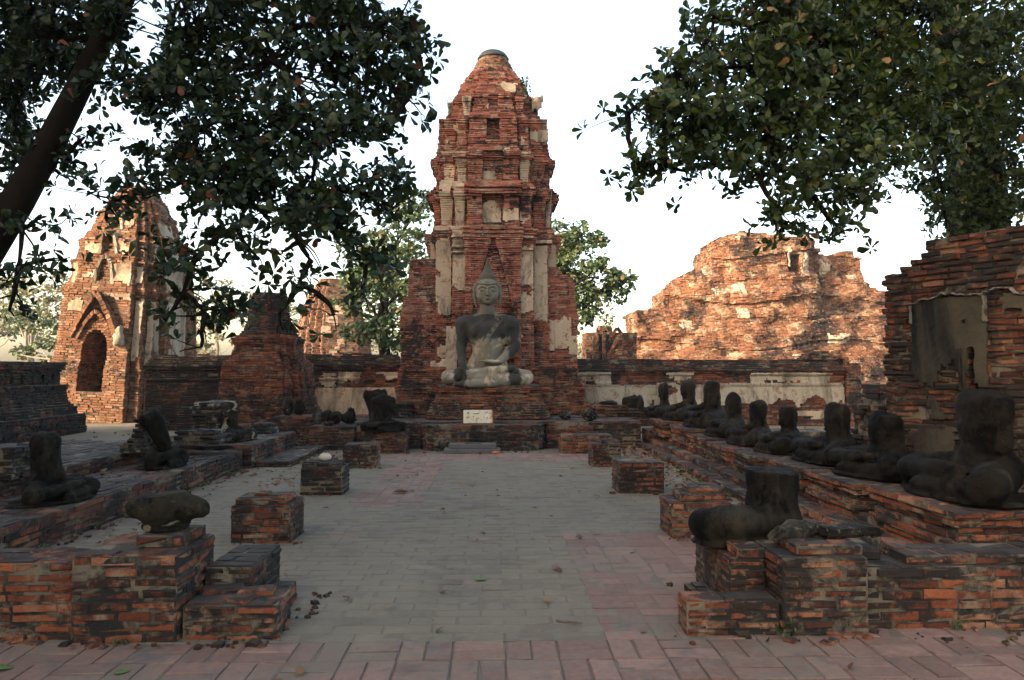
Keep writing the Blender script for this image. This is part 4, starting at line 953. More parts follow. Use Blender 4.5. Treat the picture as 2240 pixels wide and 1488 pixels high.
rubble('brick_altar', 'small orange brick altar on the platform, right of the plinth', 'altar', X(1300, 17.2), X(1372, 17.2), 17.2, 17.9, .54, Z(893, 17.2), 'old_brick', seed=7)
rubble('brick_altar', 'dark rubble altar under the broken lap at the far end of the right row', 'altar', X(1374, 17.0), X(1432, 17), 17.0, 17.6, .54, Z(897, 17), 'dark_brick', seed=8)

# right terrace: two long steps, then the bench
block_thing('brick_terrace', 'long stepped brick terrace carrying the row of headless statues, right of the aisle', 'terrace', [
    (3.02, 3.20, 5.25, 15.7, -.02, .10, dict(along='y', nm='lower_step', drop=.03)), (3.205, 3.40, 5.22, 15.7, -.02, .19, dict(along='y', nm='upper_step', drop=.03)), (3.405, 4.95, 5.21, 17.6, -.02, .27, dict(along='y', nm='bench', drop=.02))], 'old_brick', h=.062, L=.28, jit=.013, ch=.009)
# ---------------------------------------------------------------- statues, grown as one smooth skin from a distance field
def surface_nets(f, org, h):
    s = f < 0
    nx, ny, nz = f.shape
    c = [s[i:nx - 1 + i, j:ny - 1 + j, k:nz - 1 + k] for i in (0, 1) for j in (0, 1) for k in (0, 1)]
    anyc = np.logical_or.reduce(c); allc = np.logical_and.reduce(c); mx = anyc & ~allc
    idx = -np.ones(mx.shape, int); I = np.argwhere(mx); idx[mx] = np.arange(len(I))
    acc = np.zeros((len(I), 3)); cnt = np.zeros(len(I))
    cr = [np.array((i, j, k)) for i in (0, 1) for j in (0, 1) for k in (0, 1)]
    val = {tuple(q): f[I[:, 0] + q[0], I[:, 1] + q[1], I[:, 2] + q[2]] for q in cr}
    for q in cr:
        for ax in range(3):
            if q[ax] == 0:
                q2 = q.copy(); q2[ax] = 1; a, b = val[tuple(q)], val[tuple(q2)]; m_ = (a < 0) != (b < 0)
                t = np.where(m_, a / np.where(m_, a - b, 1), 0); p = np.repeat(q[None].astype(float), len(I), 0); p[:, ax] += t
                acc[m_] += p[m_]; cnt[m_] += 1
    V = (I + acc / cnt[:, None]) * h + np.array(org)
    F = []
    for ax in range(3):
        o1, o2 = [(1, 2), (2, 0), (0, 1)][ax]
        sl = [slice(None)] * 3; sl2 = [slice(None)] * 3; sl[ax] = slice(0, -1); sl2[ax] = slice(1, None)
        ch = s[tuple(sl)] != s[tuple(sl2)]; E = np.argwhere(ch)
        E = E[(E[:, o1] > 0) & (E[:, o2] > 0) & (E[:, o1] < f.shape[o1] - 1) & (E[:, o2] < f.shape[o2] - 1)]
        d1 = np.zeros(3, int); d2 = np.zeros(3, int); d1[o1] = 1; d2[o2] = 1
        g = lambda e: idx[e[:, 0], e[:, 1], e[:, 2]]
        q = np.stack([g(E - d1 - d2), g(E - d2), g(E), g(E - d1)], 1)
        ins = s[E[:, 0], E[:, 1], E[:, 2]]
        q[~ins] = q[~ins][:, ::-1]
        F.append(q)
    return V, np.concatenate(F)
class SDF:
    def __init__(s, lo, hi, h):
        s.lo, s.h = lo, h
        ax = [np.arange(a, b, h, dtype=np.float32) for a, b in zip(lo, hi)]
        s.x, s.y, s.z = np.meshgrid(*ax, indexing='ij'); s.f = np.full(s.x.shape, 9, np.float32)
    def un(s, d, k):
        if k <= 0: s.f = np.minimum(s.f, d); return
        hh = np.clip(.5 + .5 * (s.f - d) / k, 0, 1); s.f = s.f * (1 - hh) + d * hh - k * hh * (1 - hh)
    def sub(s, d, k=.01):
        hh = np.clip(.5 - .5 * (s.f + d) / k, 0, 1); s.f = s.f * (1 - hh) - d * hh + k * hh * (1 - hh)
    def ell(s, c, r, rot=None):
        x, y, z = s.x - c[0], s.y - c[1], s.z - c[2]
        if rot is not None:
            m = np.array(rot); x, y, z = (m[0][0] * x + m[0][1] * y + m[0][2] * z, m[1][0] * x + m[1][1] * y + m[1][2] * z, m[2][0] * x + m[2][1] * y + m[2][2] * z)
        k0 = np.sqrt((x / r[0]) ** 2 + (y / r[1]) ** 2 + (z / r[2]) ** 2); k1 = np.sqrt((x / r[0] ** 2) ** 2 + (y / r[1] ** 2) ** 2 + (z / r[2] ** 2) ** 2)
        return k0 * (k0 - 1) / (k1 + 1e-6)
    def cap(s, a, b, ra, rb, flat=None):
        a, b = np.array(a, float), np.array(b, float); d = b - a
        t = np.clip(((s.x - a[0]) * d[0] + (s.y - a[1]) * d[1] + (s.z - a[2]) * d[2]) / (d @ d), 0, 1)
        q = np.sqrt((s.x - a[0] - d[0] * t) ** 2 + (s.y - a[1] - d[1] * t) ** 2 + ((s.z - a[2] - d[2] * t) * (flat or 1)) ** 2)
        return (q - (ra + (rb - ra) * t)) / (1 if not flat or flat < 1 else flat)
    def rough(s, amp, fr, seed=0):
        r = np.random.RandomState(seed); n_ = 0
        for i in range(5):
            k = r.randn(3) * fr * (1 + i * .8); n_ = n_ + np.sin(k[0] * s.x + k[1] * s.y + k[2] * s.z + r.rand() * 6) / (1 + i * .5)
        s.f = s.f + amp * n_ * .5
    def mesh(s, name, mat_, parent=None):
        V, F = surface_nets(s.f, s.lo, s.h); return mesh_obj(name, V, F, M[mat_], parent, smooth=True)
RM = lambda ax_, deg: np.array(Matrix.Rotation(R(deg), 3, ax_))

# --- the large seated figure
def big_buddha():
    S = SDF((-1.12, -.98, -.04), (1.14, .52, 2.02), .0155)
    # torso
    S.un(S.ell((0, .08, .50), (.46, .30, .30)), 0)
    S.un(S.cap((0, .06, .5), (0, .04, .95), .33, .36, None), .12)
    S.f = np.maximum(S.f, -9)
    S.un(S.ell((0, .02, 1.20), (.52, .27, .34)), .12)
    S.un(S.ell((-.22, -.13, 1.25), (.2, .12, .16)), .06); S.un(S.ell((.22, -.13, 1.25), (.2, .12, .16)), .06)
    for sx in (-1, 1):
        S.un(S.ell((sx * .50, .06, 1.40), (.22, .20, .19)), .10)
        S.un(S.cap((sx * .12, .05, 1.55), (sx * .5, .06, 1.46), .12, .13), .1)
    S.un(S.cap((0, .05, 1.5), (0, .0, 1.80), .20, .165), .06)
    # right arm (viewer's left) hanging to the knee
    S.un(S.cap((-.60, .06, 1.40), (-.61, .04, .92), .155, .125), .05)
    S.un(S.cap((-.61, .04, .92), (-.58, -.32, .55), .125, .09), .03)
    # left arm with the hand resting in the lap
    S.un(S.cap((.60, .06, 1.40), (.63, .05, .90), .155, .13), .05)
    S.un(S.cap((.63, .05, .90), (.28, -.34, .56), .13, .085), .03)
    S.un(S.ell((.12, -.42, .555), (.2, .10, .05)), .03)
    for i in range(4): S.un(S.cap((.02, -.37 - .035 * i, .565), (-.20, -.40 - .035 * i, .575), .026, .02), .01)
    # legs: thighs, folded shins, feet
    for sx in (-1, 1):
        S.un(S.cap((sx * .25, .1, .30), (sx * .86, -.38, .22), .24, .15), .05)
        S.un(S.ell((sx * .88, -.40, .21), (.16, .17, .17)), .04)
    S.un(S.cap((.86, -.47, .17), (-.42, -.70, .06), .15, .085), .012)      # left shin in front, low
    S.un(S.cap((-.86, -.44, .20), (.30, -.56, .37), .155, .10), .012)       # right shin on top
    S.un(S.cap((.30, -.55, .38), (.60, -.46, .42), .09, .06), .02)         # right foot, sole up
    S.un(S.cap((-.42, -.70, .07), (-.7, -.60, .07), .085, .06), .02)
    S.un(S.ell((0, -.2, .2), (.8, .5, .2)), .05)
    # right hand over the shin, fingers down
    S.un(S.ell((-.58, -.565, .42), (.085, .06, .12)), .03)
    S.un(S.cap((-.58, -.40, .56), (-.58, -.54, .50), .085, .08), .03)
    for i, l in enumerate((.23, .28, .29, .25)):
        fx = -.635 + .038 * i; S.un(S.cap((fx, -.62, .42), (fx + .004, -.66, .42 - l), .025, .019), .007)
    S.un(S.cap((-.50, -.56, .45), (-.465, -.64, .28), .026, .02), .01)
    # worn robe edge over the left shoulder
    S.un(S.cap((.34, -.16, 1.46), (.05, -.27, 1.12), .035, .03), .05); S.un(S.cap((.05, -.27, 1.12), (.10, -.24, .72), .03, .03), .05)
    S.rough(.010, 7, 3); S.f = np.maximum(S.f, -(S.z - .0))
    # head
    H = SDF((-.5, -.5, 1.62), (.5, .5, 2.98), .0115)
    H.un(H.cap((0, .05, 1.5), (0, 0, 1.84), .20, .165), 0)
    H.un(H.ell((0, .01, 2.14), (.272, .285, .335)), .05)
    H.un(H.ell((0, -.06, 1.955), (.20, .20, .13)), .06)                     # jaw
    H.un(H.ell((0, -.19, 1.885), (.08, .075, .06)), .04)                    # chin
    for sx in (-1, 1):
        H.un(H.ell((sx * .14, -.15, 2.03), (.10, .10, .11)), .05)           # cheeks
        H.sub(H.ell((sx * .115, -.315, 2.155), (.085, .05, .048)), .03)     # sockets
        H.un(H.ell((sx * .115, -.235, 2.148), (.066, .04, .036)), .008)     # lowered lids
        H.sub(H.cap((sx * .055, -.272, 2.126), (sx * .178, -.245, 2.13), .009, .006), .006)
        H.un(H.cap((sx * .03, -.282, 2.205), (sx * .115, -.262, 2.238), .017, .015), .012); H.un(H.cap((sx * .115, -.262, 2.238), (sx * .205, -.205, 2.19), .015, .01), .012)
        H.un(H.cap((sx * .285, .0, 2.26), (sx * .305, -.0, 2.02), .05, .035), .012)   # ears
        H.un(H.cap((sx * .30, .0, 2.02), (sx * .262, -.02, 1.80), .032, .024), .012)
        H.sub(H.cap((sx * .315, -.055, 2.20), (sx * .315, -.05, 2.08), .018, .014), .01)
        H.un(H.ell((sx * .032, -.305, 2.036), (.026, .03, .022)), .01)
    H.un(H.cap((0, -.272, 2.19), (0, -.325, 2.045), .022, .034), .018)      # nose
    H.un(H.cap((-.062, -.272, 1.985), (0, -.30, 1.990), .012, .019), .006); H.un(H.cap((.062, -.272, 1.985), (0, -.30, 1.990), .012, .019), .006)
    H.un(H.ell((0, -.283, 1.955), (.052, .028, .021)), .006)
    H.sub(H.cap((-.07, -.292, 1.971), (.07, -.292, 1.971), .006, .006), .004)
    hair = H.ell((0, .02, 2.20), (.292, .305, .305)); line = 2.285 + .045 * np.cos(np.clip(H.x / .28, -1, 1) * math.pi * 1.0) * -.5 + np.clip(H.y + .1, 0, 1) * -1.5
    H.un(np.maximum(hair, line - H.z), .006)
    H.un(np.maximum(np.abs(H.z - 2.455) - .014, np.hypot(H.x, H.y - .02) - .205), .008)
    for r_, z0, z1, r2 in ((.20, 2.46, 2.53, .165), (.155, 2.53, 2.60, .115), (.11, 2.60, 2.70, .07), (.07, 2.70, 2.80, .04), (.04, 2.8, 2.93, .006)):
        q = np.hypot(H.x, H.y - .02); rr = r_ + (r2 - r_) * np.clip((H.z - z0) / (z1 - z0), 0, 1)
        H.un(np.maximum(q - rr, np.maximum(z0 - H.z, H.z - z1)) * .9, .012)
    H.rough(.003, 12, 5)
    return S, H
BBX, BBY, BBZ = X(1066, 17), 17.2, 1.215
bud = thing('buddha_statue', 'large seated Buddha statue of grey stucco with black stained shoulders, before the central tower', 'statue', (BBX, BBY, BBZ)); bud.scale = (.95, .95, .985)
S, H = big_buddha()
# join body and head into one continuous skin: sample the head field onto the finer grid, then merge meshes at the neck
def resample(A, B):
    """A's field on B's grid (trilinear)"""
    g = [((c - l) / A.h) for c, l in zip((B.x, B.y, B.z), A.lo)]
    sh = np.array(A.f.shape); ok = np.ones(B.f.shape, bool)
    for q, n_ in zip(g, sh): ok &= (q >= 0) & (q <= n_ - 1.001)
    ii = [np.clip(q.astype(int), 0, n_ - 2) for q, n_ in zip(g, sh)]; ff = [np.clip(q - i, 0, 1) for q, i in zip(g, ii)]
    out = 0
    for a in (0, 1):
        for b in (0, 1):
            for c in (0, 1):
                w_ = (ff[0] if a else 1 - ff[0]) * (ff[1] if b else 1 - ff[1]) * (ff[2] if c else 1 - ff[2]); out = out + w_ * A.f[ii[0] + a, ii[1] + b, ii[2] + c]
    return np.where(ok, out, 9)
FB = SDF((-1.12, -.98, -.04), (1.14, .52, 2.99), .0135)
FB.f = resample(S, FB); hf = resample(H, FB); FB.un(np.where(FB.z > 1.64, hf, 9), .02)
FB.mesh('figure', 'statue_stucco', bud)
del S, H, FB, hf

# --- headless seated figures
def seated(seed, top=.74, sw=.25, arms=(1, 1), fore=(1, 1), lap=True, waist=.155, lean=0, torso=True, h=.022, neck=True, rough=.013, headstump=False):
    r = np.random.RandomState(seed)
    S = SDF((-.66, -.56, -.03), (.66, .40, top + .30), h)
    if lap:
        for sx in (-1, 1):
            S.un(S.cap((sx * .13, .05, .16), (sx * .45, -.20, .125), .145, .11), .04)
            S.un(S.ell((sx * .46, -.21, .12), (.115, .12, .11)), .03)
        S.un(S.cap((.45, -.25, .09), (-.10, -.36, .065), .085, .062), .008)
        S.un(S.cap((-.45, -.25, .14), (.12, -.31, .19), .088, .065), .008)
        S.un(S.cap((.12, -.31, .20), (.28, -.27, .21), .05, .035), .02)
        S.un(S.ell((0, -.06, .10), (.36, .22, .10)), .02)
        S.un(np.maximum(S.ell((0, -.06, .0), (.60, .40, .06)), .0 - S.z), .02)
    if torso:
        lx = lean; q = top / .725            # torso stretched so that the broken neck is at 'top'
        T = lambda z: z * q if z > .3 else z
        S.un(S.ell((0, .06, .20), (sw + .07, .15, .16)), .05)
        S.un(S.cap((0, .05, .20), (lx * .5, .04, T(.45)), waist, waist), .06)
        S.un(S.ell((lx * .8, .03, T(.54)), (sw * 1.0 + .075, .125, .21 * q)), .06)
        S.un(S.cap((lx - sw * .9, .04, T(.63)), (lx + sw * .9, .04, T(.63)), .088, .088), .06)
        for i, sx in enumerate((-1, 1)):
            if arms[i]:
                S.un(S.cap((lx + sx * (sw + .03), .04, T(.63)), (sx * (sw + .06), .03, T(.36)), .075, .058), .025)
                if fore[i]:
                    if sx < 0: S.un(S.cap((sx * (sw + .06), .03, T(.36)), (-.29, -.24, .26), .058, .042), .02); S.un(S.cap((-.29, -.26, .24), (-.29, -.33, .10), .042, .03), .02)
                    else: S.un(S.cap((sx * (sw + .06), .03, T(.36)), (.04, -.22, .24), .06, .042), .02)
        S.un(S.cap((sw * .6, -.07, T(.66)), (.0, -.10, T(.40)), .018, .016), .03)
        S.f = np.maximum(S.f, S.z - top - .025 * np.sin(9 * S.x + seed) - .02 * np.sin(11 * S.y + seed * 2))
    S.rough(rough, 13, seed); S.rough(.006, 34, seed + 50); S.f = np.maximum(S.f, -S.z)
    return S
def statue(label, loc, rz, scale, seed, mat_='dark_stone', group=None, tilt=(0, 0), name='headless_statue', **kw):
    o = seated(seed, **kw).mesh(name, mat_); o.location = loc; o.rotation_euler = (tilt[0], tilt[1], rz); o.scale = (scale,) * 3 if not isinstance(scale, tuple) else scale
    return tag(o, label, 'statue', group)
GR = 'headless seated statues of the right row'
def pedestal(y0, y1, z1, lb, x0=3.42, x1=4.6):
    t = thing('statue_pedestal', lb, 'pedestal', ((x0 + x1) / 2, (y0 + y1) / 2, .27), 'moulded pedestals of the right row'); pk = Pack()
    n_ = max(3, round((z1 - .28) / .055)); hh = (z1 - .28) / n_
    for k in range(n_):
        o = {0: .06, 1: .03, n_ - 1: .07, n_ - 2: .05}.get(k, 0)
        course(pk, rect(x0 - o, x1, y0 - o, y1 + o), .28 + k * hh, hh, L=.24, jit=.012, drop=.03, k=k, ch=.009)
    topbricks(pk, x0 - .05, x1, y0 - .05, y1 + .05, z1 + .004, along='y', ch=.009, drop=.02)
    o_ = pk.build('courses', M['old_brick'], t); o_.location = (-(x0 + x1) / 2, -(y0 + y1) / 2, -.27)
A_ = R(-90)
row = [
 # torso px, torso top py, depth, pedestal top, scale, seed, kwargs, label
 (2138, 858, 6.25, .56, 1.18, 21, dict(arms=(0, 1), fore=(0, 0), top=.76, sw=.17, waist=.15), 'largest black headless statue, its torso split from the lap, before the tall right wall'),
 (1928, 908, 7.75, .53, 1.0, 22, dict(arms=(0, 0), top=.62, sw=.13, waist=.16), 'black headless statue with a stump of a torso, second nearest in the right row'),
 (1822, 885, 9.0, .52, 1.0, 23, dict(arms=(0, 1), fore=(0, 0), top=.68, sw=.12, waist=.12), 'broad shouldered black headless statue with one hanging arm, third in the row'),
 (1717, 888, 10.4, .48, .92, 24, dict(arms=(0, 0), top=.70, sw=.07, waist=.095), 'thin armless black headless statue, narrowest of the row, before the paved base'),
 (1652, 878, 11.6, .47, .95, 25, dict(arms=(0, 1), fore=(0, 1), top=.70, sw=.11, waist=.115), 'black headless statue with its left forearm kept across the lap, middle of the row'),
 (1599, 863, 12.75, .50, .98, 26, dict(arms=(0, 0), top=.76, sw=.08, waist=.115), 'slim armless black headless statue with a rounded top and a large rounded lap'),
 (1553, 835, 14.0, .56, 1.1, 27, dict(arms=(1, 1), fore=(1, 0), top=.76, sw=.10, waist=.12), 'tall black headless statue with a pale worn arm, the nearer of two alike'),
 (1501, 833, 15.5, .58, 1.1, 28, dict(arms=(1, 1), fore=(0, 1), top=.78, sw=.11, waist=.12), 'tall black headless statue with a grey streaked side, the farther of two alike'),
]
for (px, py, y, zp, s, sd, kw, lb) in row:
    x_ = X(px, y)
    pedestal(y - .50 * s, y + .50 * s, zp, 'moulded brick pedestal under the ' + ' '.join(lb.split(',')[0].replace('headless ', '').split()[:10]), 3.42 if y < 15 else 3.35)
    tp_ = Z(py, y); kw = dict(kw); kw['top'] = (tp_ - zp) / s
    o = statue(lb, (x_, y, zp + .012), A_ + R(rng.rand() * 8 - 4), s, sd, group=GR, **kw)
# pale worn arms of the two tall ones
statue('thin leaning headless statue beside a broken arm, near the far end of the right row', (X(1449, 17.0), 17.0, .56), A_, .9, 31, group=GR, arms=(0, 0), top=(Z(836, 17.0) - .56) / .9, sw=.10, waist=.10, lean=-.05)
o = seated(32, top=.30, torso=False).mesh('statue_lap', 'dark_stone'); o.location = (X(1394, 17.2), 17.3, Z(897, 17.2) + .005); o.rotation_euler = (0, 0, A_ + .6); o.scale = (.55, .55, 1.1); tag(o, 'broken black lap of a statue, last at the far end of the right row', 'statue')
# broken trunk, right foreground
def trunk():
    S = SDF((-.6, -.5, -.02), (.5, .42, .62), .016)
    S.un(S.cap((.16, .05, .10), (.17, .05, .50), .205, .175), 0); S.un(S.ell((.17, .05, .44), (.19, .13, .16)), .05)
    S.un(S.ell((-.22, -.08, .15), (.27, .21, .125)), .05); S.un(S.cap((-.32, -.1, .14), (.2, -.1, .16), .10, .11), .06); S.un(S.ell((-.42, -.06, .14), (.12, .15, .12)), .03)
    S.un(S.cap((.22, -.14, .12), (.34, -.02, .05), .07, .05), .05)
    S.un(np.maximum(S.ell((-.15, -.05, .0), (.38, .26, .07)), -S.z), .03)
    S.f = np.maximum(S.f, S.z - .505 - .012 * np.sin(13 * S.x) - .01 * np.sin(17 * S.y)); S.sub(S.cap((.15, -.16, .35), (.16, -.17, .18), .02, .012), .02)
    S.rough(.008, 14, 8); S.f = np.maximum(S.f, -S.z); return S
o = trunk().mesh('broken_statue', 'dark_stone'); y_ = 5.42; o.location = (X(1648, y_), y_, .412); o.rotation_euler = (0, 0, R(8)); o.scale = (.92, .92, .94)
tag(o, 'broken statue trunk with a flat sawn top, on the stepped block in the right foreground', 'statue')
# leftover stones beside it
def rock(name, label, cat, loc, size, seed, mat_='grey_rubble', rz=0, group=None, n_=.12):
    S = SDF((-1.2, -1.2, -.9), (1.2, 1.2, 1.2), .08); r = np.random.RandomState(seed)
    S.un(S.ell((0, 0, 0), (1, .9, .8)), 0)
    for i in range(7):
        d = r.randn(3); d /= np.linalg.norm(d); S.f = np.maximum(S.f, (S.x * d[0] + S.y * d[1] + S.z * d[2]) - (.62 + .25 * r.rand()))
    S.rough(n_, 5, seed); V, F = surface_nets(S.f, S.lo, S.h); V[:, 2] -= V[:, 2].min()
    o = mesh_obj(name, V, F, M[mat_]); o.location = loc; o.scale = size; o.rotation_euler = (0, 0, rz); return tag(o, label, cat, group)
rock('rubble_stone', 'knobbly grey rubble stone leaning against the broken statue trunk, right foreground', 'stone', (X(1745, 5.02), 5.06, .465), (.24, .10, .09), 3, rz=.35)
o = bevel_box('rubble_slab', -.20, .20, -.10, .10, -.03, .03, 'grey_rubble', None, rot=.12, bev=.018, nois=.014, seg=5); o.location = (X(1835, 5.1), 5.02, .556); tag(o, 'flat mossy slab on top of the right foreground block', 'stone')
# left foreground fragment
def fragment():
    S = SDF((-.34, -.25, -.02), (.36, .25, .32), .011)
    S.un(S.ell((0, 0, .165), (.27, .14, .09)), 0); S.un(S.ell((-.17, 0, .18), (.10, .12, .08)), .04); S.un(S.cap((.1, 0, .17), (.25, -.01, .145), .10, .065), .04); S.un(S.cap((0, .02, .02), (.0, .02, .16), .16, .17), .05)
    S.un(S.ell((-.02, .02, .02), (.17, .13, .05)), .02); S.rough(.010, 15, 9); S.f = np.maximum(S.f, -S.z); S.f = np.maximum(S.f, S.z - .262 - .01 * np.sin(14 * S.x)); return S
o = fragment().mesh('torso_fragment', 'mossy_stone'); o.location = (X(388, 5.2), 5.06, .582); o.rotation_euler = (0, R(-1), R(4)); o.scale = (.86, .9, .86)
tag(o, 'broken shoulder fragment of a statue lying across the stepped block, left foreground', 'statue')
# left row
statue('dark headless statue facing the aisle, nearest on the left terrace', (X(110, 7.85), 7.85, .30), R(78), .80, 41, arms=(0, 1), fore=(0, 1), top=.84, sw=.12, waist=.16)
o = seated(42, top=.3, torso=False).mesh('statue_lap', 'dark_stone'); o.location = (X(352, 10.5), 10.5, .30); o.rotation_euler = (0, 0, R(70)); o.scale = (.62, .62, .95); tag(o, 'dark rounded lap of a statue under the leaning torso, left terrace', 'statue')
def torso_only(seed):
    S = SDF((-.36, -.26, -.02), (.36, .26, .66), .018)
    S.un(S.ell((0, 0, .42), (.23, .14, .20)), 0); S.un(S.cap((0, 0, .1), (0, 0, .4), .15, .18), .06)
    for sx in (-1, 1): S.un(S.ell((sx * .20, 0, .50), (.09, .10, .10)), .05)
    S.un(S.cap((0, 0, .5), (0, 0, .62), .11, .085), .05); S.f = np.maximum(S.f, S.z - .60 - .02 * np.sin(12 * S.x)); S.f = np.maximum(S.f, .03 - S.z + .02 * np.sin(9 * S.x)); S.rough(.01, 12, seed); return S
o = torso_only(43).mesh('leaning_torso', 'dark_stone'); o.location = (X(366, 10.5), 10.52, .52); o.rotation_euler = (R(-6), R(-22), R(60)); o.scale = (.62, .75, .98); tag(o, 'broken headless torso leaning back over its lap, left terrace', 'statue')
statue('headless statue with a pale green lichened top, on the farther left terrace', (X(510, 13.5), 13.5, .385), R(80), .80, 44, 'mossy_stone', arms=(0, 0), top=(Z(876, 13.5) - .385) / .8, sw=.14, waist=.15)
# pedestal group left of the platform
py_ = pD[2]
statue('small black headless seated statue on the dark topped pedestal, left of the platform', (X(838, 15.1), 15.15, .412), R(10), .78, 45, arms=(1, 1), fore=(1, 1), top=.86, sw=.19)
o = torso_only(46).mesh('standing_slab_torso', 'dark_stone'); o.location = (X(822, 16.0), 16.0, .47); o.rotation_euler = (0, 0, R(15)); o.scale = (.85, .9, 1.20); tag(o, 'tall black broken torso standing behind the small seated statue', 'statue')
for i, (px, py, y, sz, mt) in enumerate(((697, 905, 16.0, (.12, .12, .2), 'grey_rubble'), (716, 905, 16.2, (.16, .14, .17), 'dark_stone'), (735, 902, 16.1, (.16, .14, .17), 'dark_stone'), (765, 908, 16.3, (.17, .15, .15), 'dark_stone'), (768, 890, 16.5, (.10, .1, .2), 'dark_stone'), (720, 920, 15.75, (.14, .12, .06), 'grey_rubble'))):
    rock('statue_fragment', ['upright pale speckled statue fragment at the left end of the pile by the platform', 'black statue fragment second in the pile left of the platform', 'larger black statue fragment in the middle of the pile left of the platform', 'black statue fragment at the right end of the pile, nearest the small seated statue', 'black upright fragment behind the right end of the pile', 'smooth flat oval stone in front of the pile of fragments'][i], 'stone', (X(px, y), y, .465), sz, 60 + i, mt, rz=i * 1.1, group='broken statue fragments left of the platform')
for i, (px, y, sz, mt) in enumerate(((630, 16.45, (.13, .14, .24), 'mossy_stone'), (655, 16.6, (.12, .12, .19), 'dark_stone'))):
    rock('statue_fragment', ['pale mossy statue fragment on the small brick base before the bell shaped stupa', 'dark statue fragment on the small brick base before the bell shaped stupa'][i], 'stone', (X(px, y), y, .625), sz, 80 + i, mt, group='fragments on the small base')
rock('rubble_stone', 'dark flat stone on the small orange brick base right of the plinth', 'stone', (X(1330, 17.4), 17.4, Z(893, 17.2) + .02), (.2, .14, .08), 91, 'dark_stone')
rock('rubble_stone', 'small square dark stone on the paved platform right of the plinth', 'stone', (X(1236, 16.4), 16.4, .535), (.15, .12, .13), 92, 'grey_rubble')
rock('rubble_stone', 'mossy stone at the platform edge above the widest pillar stump', 'stone', (X(1290, 15.9), 15.9, .535), (.17, .14, .16), 93, 'grey_rubble')
# ---------------------------------------------------------------- foliage
LV = np.array([(0, 0, 0), (.42, .15, .03), (.42, -.15, .03), (.78, .25, .02), (.78, -.25, .02), (.97, .13, -.04), (.97, -.13, -.04)])
LF = [(0, 2, 1), (1, 2, 4, 3), (3, 4, 6, 5)]
def leaves(name, P, D, N, Sz, mat_, parent, tone=None):
    """one mesh of many leaves: P base points, D directions, N rough normals, Sz lengths"""
    n_ = len(P); D = D / np.linalg.norm(D, axis=1, keepdims=True); B = np.cross(N, D); B /= np.linalg.norm(B, axis=1, keepdims=True) + 1e-9; N2 = np.cross(D, B)
    wv = .85 + .3 * rng.rand(n_); cu = rng.rand(n_) * 1.6 - .2
    L = LV[None]
    V = P[:, None] + Sz[:, None, None] * (L[..., 0:1] * D[:, None] + L[..., 1:2] * B[:, None] * wv[:, None, None] + (L[..., 2:3] * 2 - .12 * L[..., 0:1] ** 2 * cu[:, None, None]) * N2[:, None])
    off = (np.arange(n_) * 7)
    F = []
    for f in LF: F.append([tuple(r) for r in (np.array(f)[None] + off[:, None])])
    FF = F[0] + F[1] + F[2]; t = rng.rand(n_) if tone is None else tone
    return mesh_obj(name, V.reshape(-1, 3).tolist(), FF, M[mat_], parent, tone=np.concatenate([t, t, t]))
def rosettes(C, U, leaf, k=(5, 9), spread=(15, 75)):
    """whorls of leaves at the twig tips C with axes U"""
    P, D, N, S_ = [], [], [], []
    for c, u in zip(C, U):
        u = u / np.linalg.norm(u); a = np.cross(u, [.3, .2, .93]); a /= np.linalg.norm(a); b = np.cross(u, a)
        m_ = rng.randint(k[0], k[1]); ph = rng.rand() * 6.28
        for i in range(m_):
            th = ph + i * 2.4; el = R(spread[0] + (spread[1] - spread[0]) * rng.rand())
            d = (a * math.cos(th) + b * math.sin(th)) * math.cos(el - R(15)) + u * math.sin(el - R(15))
            P.append(c + d * leaf * .12); D.append(d); N.append(u + .4 * rng.randn(3)); S_.append(leaf * (.45 + .85 * rng.rand()))
    return np.array(P), np.array(D), np.array(N), np.array(S_)
def tube(pts, rad, n_=7):
    """(V, F) of a tapered wandering limb"""
    V, F = [], []; P = [Vector(p) for p in pts]
    for i, p in enumerate(P):
        d = (P[min(i + 1, len(P) - 1)] - P[max(i - 1, 0)]).normalized(); a = d.cross(Vector((.31, .2, .93))).normalized(); b = d.cross(a)
        for j in range(n_):
            t_ = 2 * math.pi * j / n_; q = rad[i] * (1 + .10 * math.sin(3 * t_ + i * .9)); V.append(p + a * (q * math.cos(t_)) + b * (q * math.sin(t_)))
    for i in range(len(P) - 1):
        for j in range(n_): F.append((i * n_ + j, i * n_ + (j + 1) % n_, (i + 1) * n_ + (j + 1) % n_, (i + 1) * n_ + j))
    F.append(tuple(range((len(P) - 1) * n_, len(P) * n_))); return V, F
def bend(a, b, n_=5, amp=.12):
    a, b = np.array(a, float), np.array(b, float); l = np.linalg.norm(b - a); o = rng.randn(3) * amp * l * .5
    return [a + (b - a) * t_ + o * math.sin(t_ * math.pi) + rng.randn(3) * .012 * l * (0 < t_ < 1) for t_ in np.linspace(0, 1, n_)]
class Wood:
    def __init__(s): s.V = []; s.F = []
    def add(s, pts, r0, r1, n_=7):
        V, F = tube(pts, np.linspace(r0, r1, len(pts)) if not hasattr(r0, '__len__') else r0, n_); o = len(s.V); s.V += V; s.F += [tuple(i + o for i in f) for f in F]
    def build(s, name, mat_, parent): return mesh_obj(name, s.V, s.F, M[mat_], parent, smooth=True)

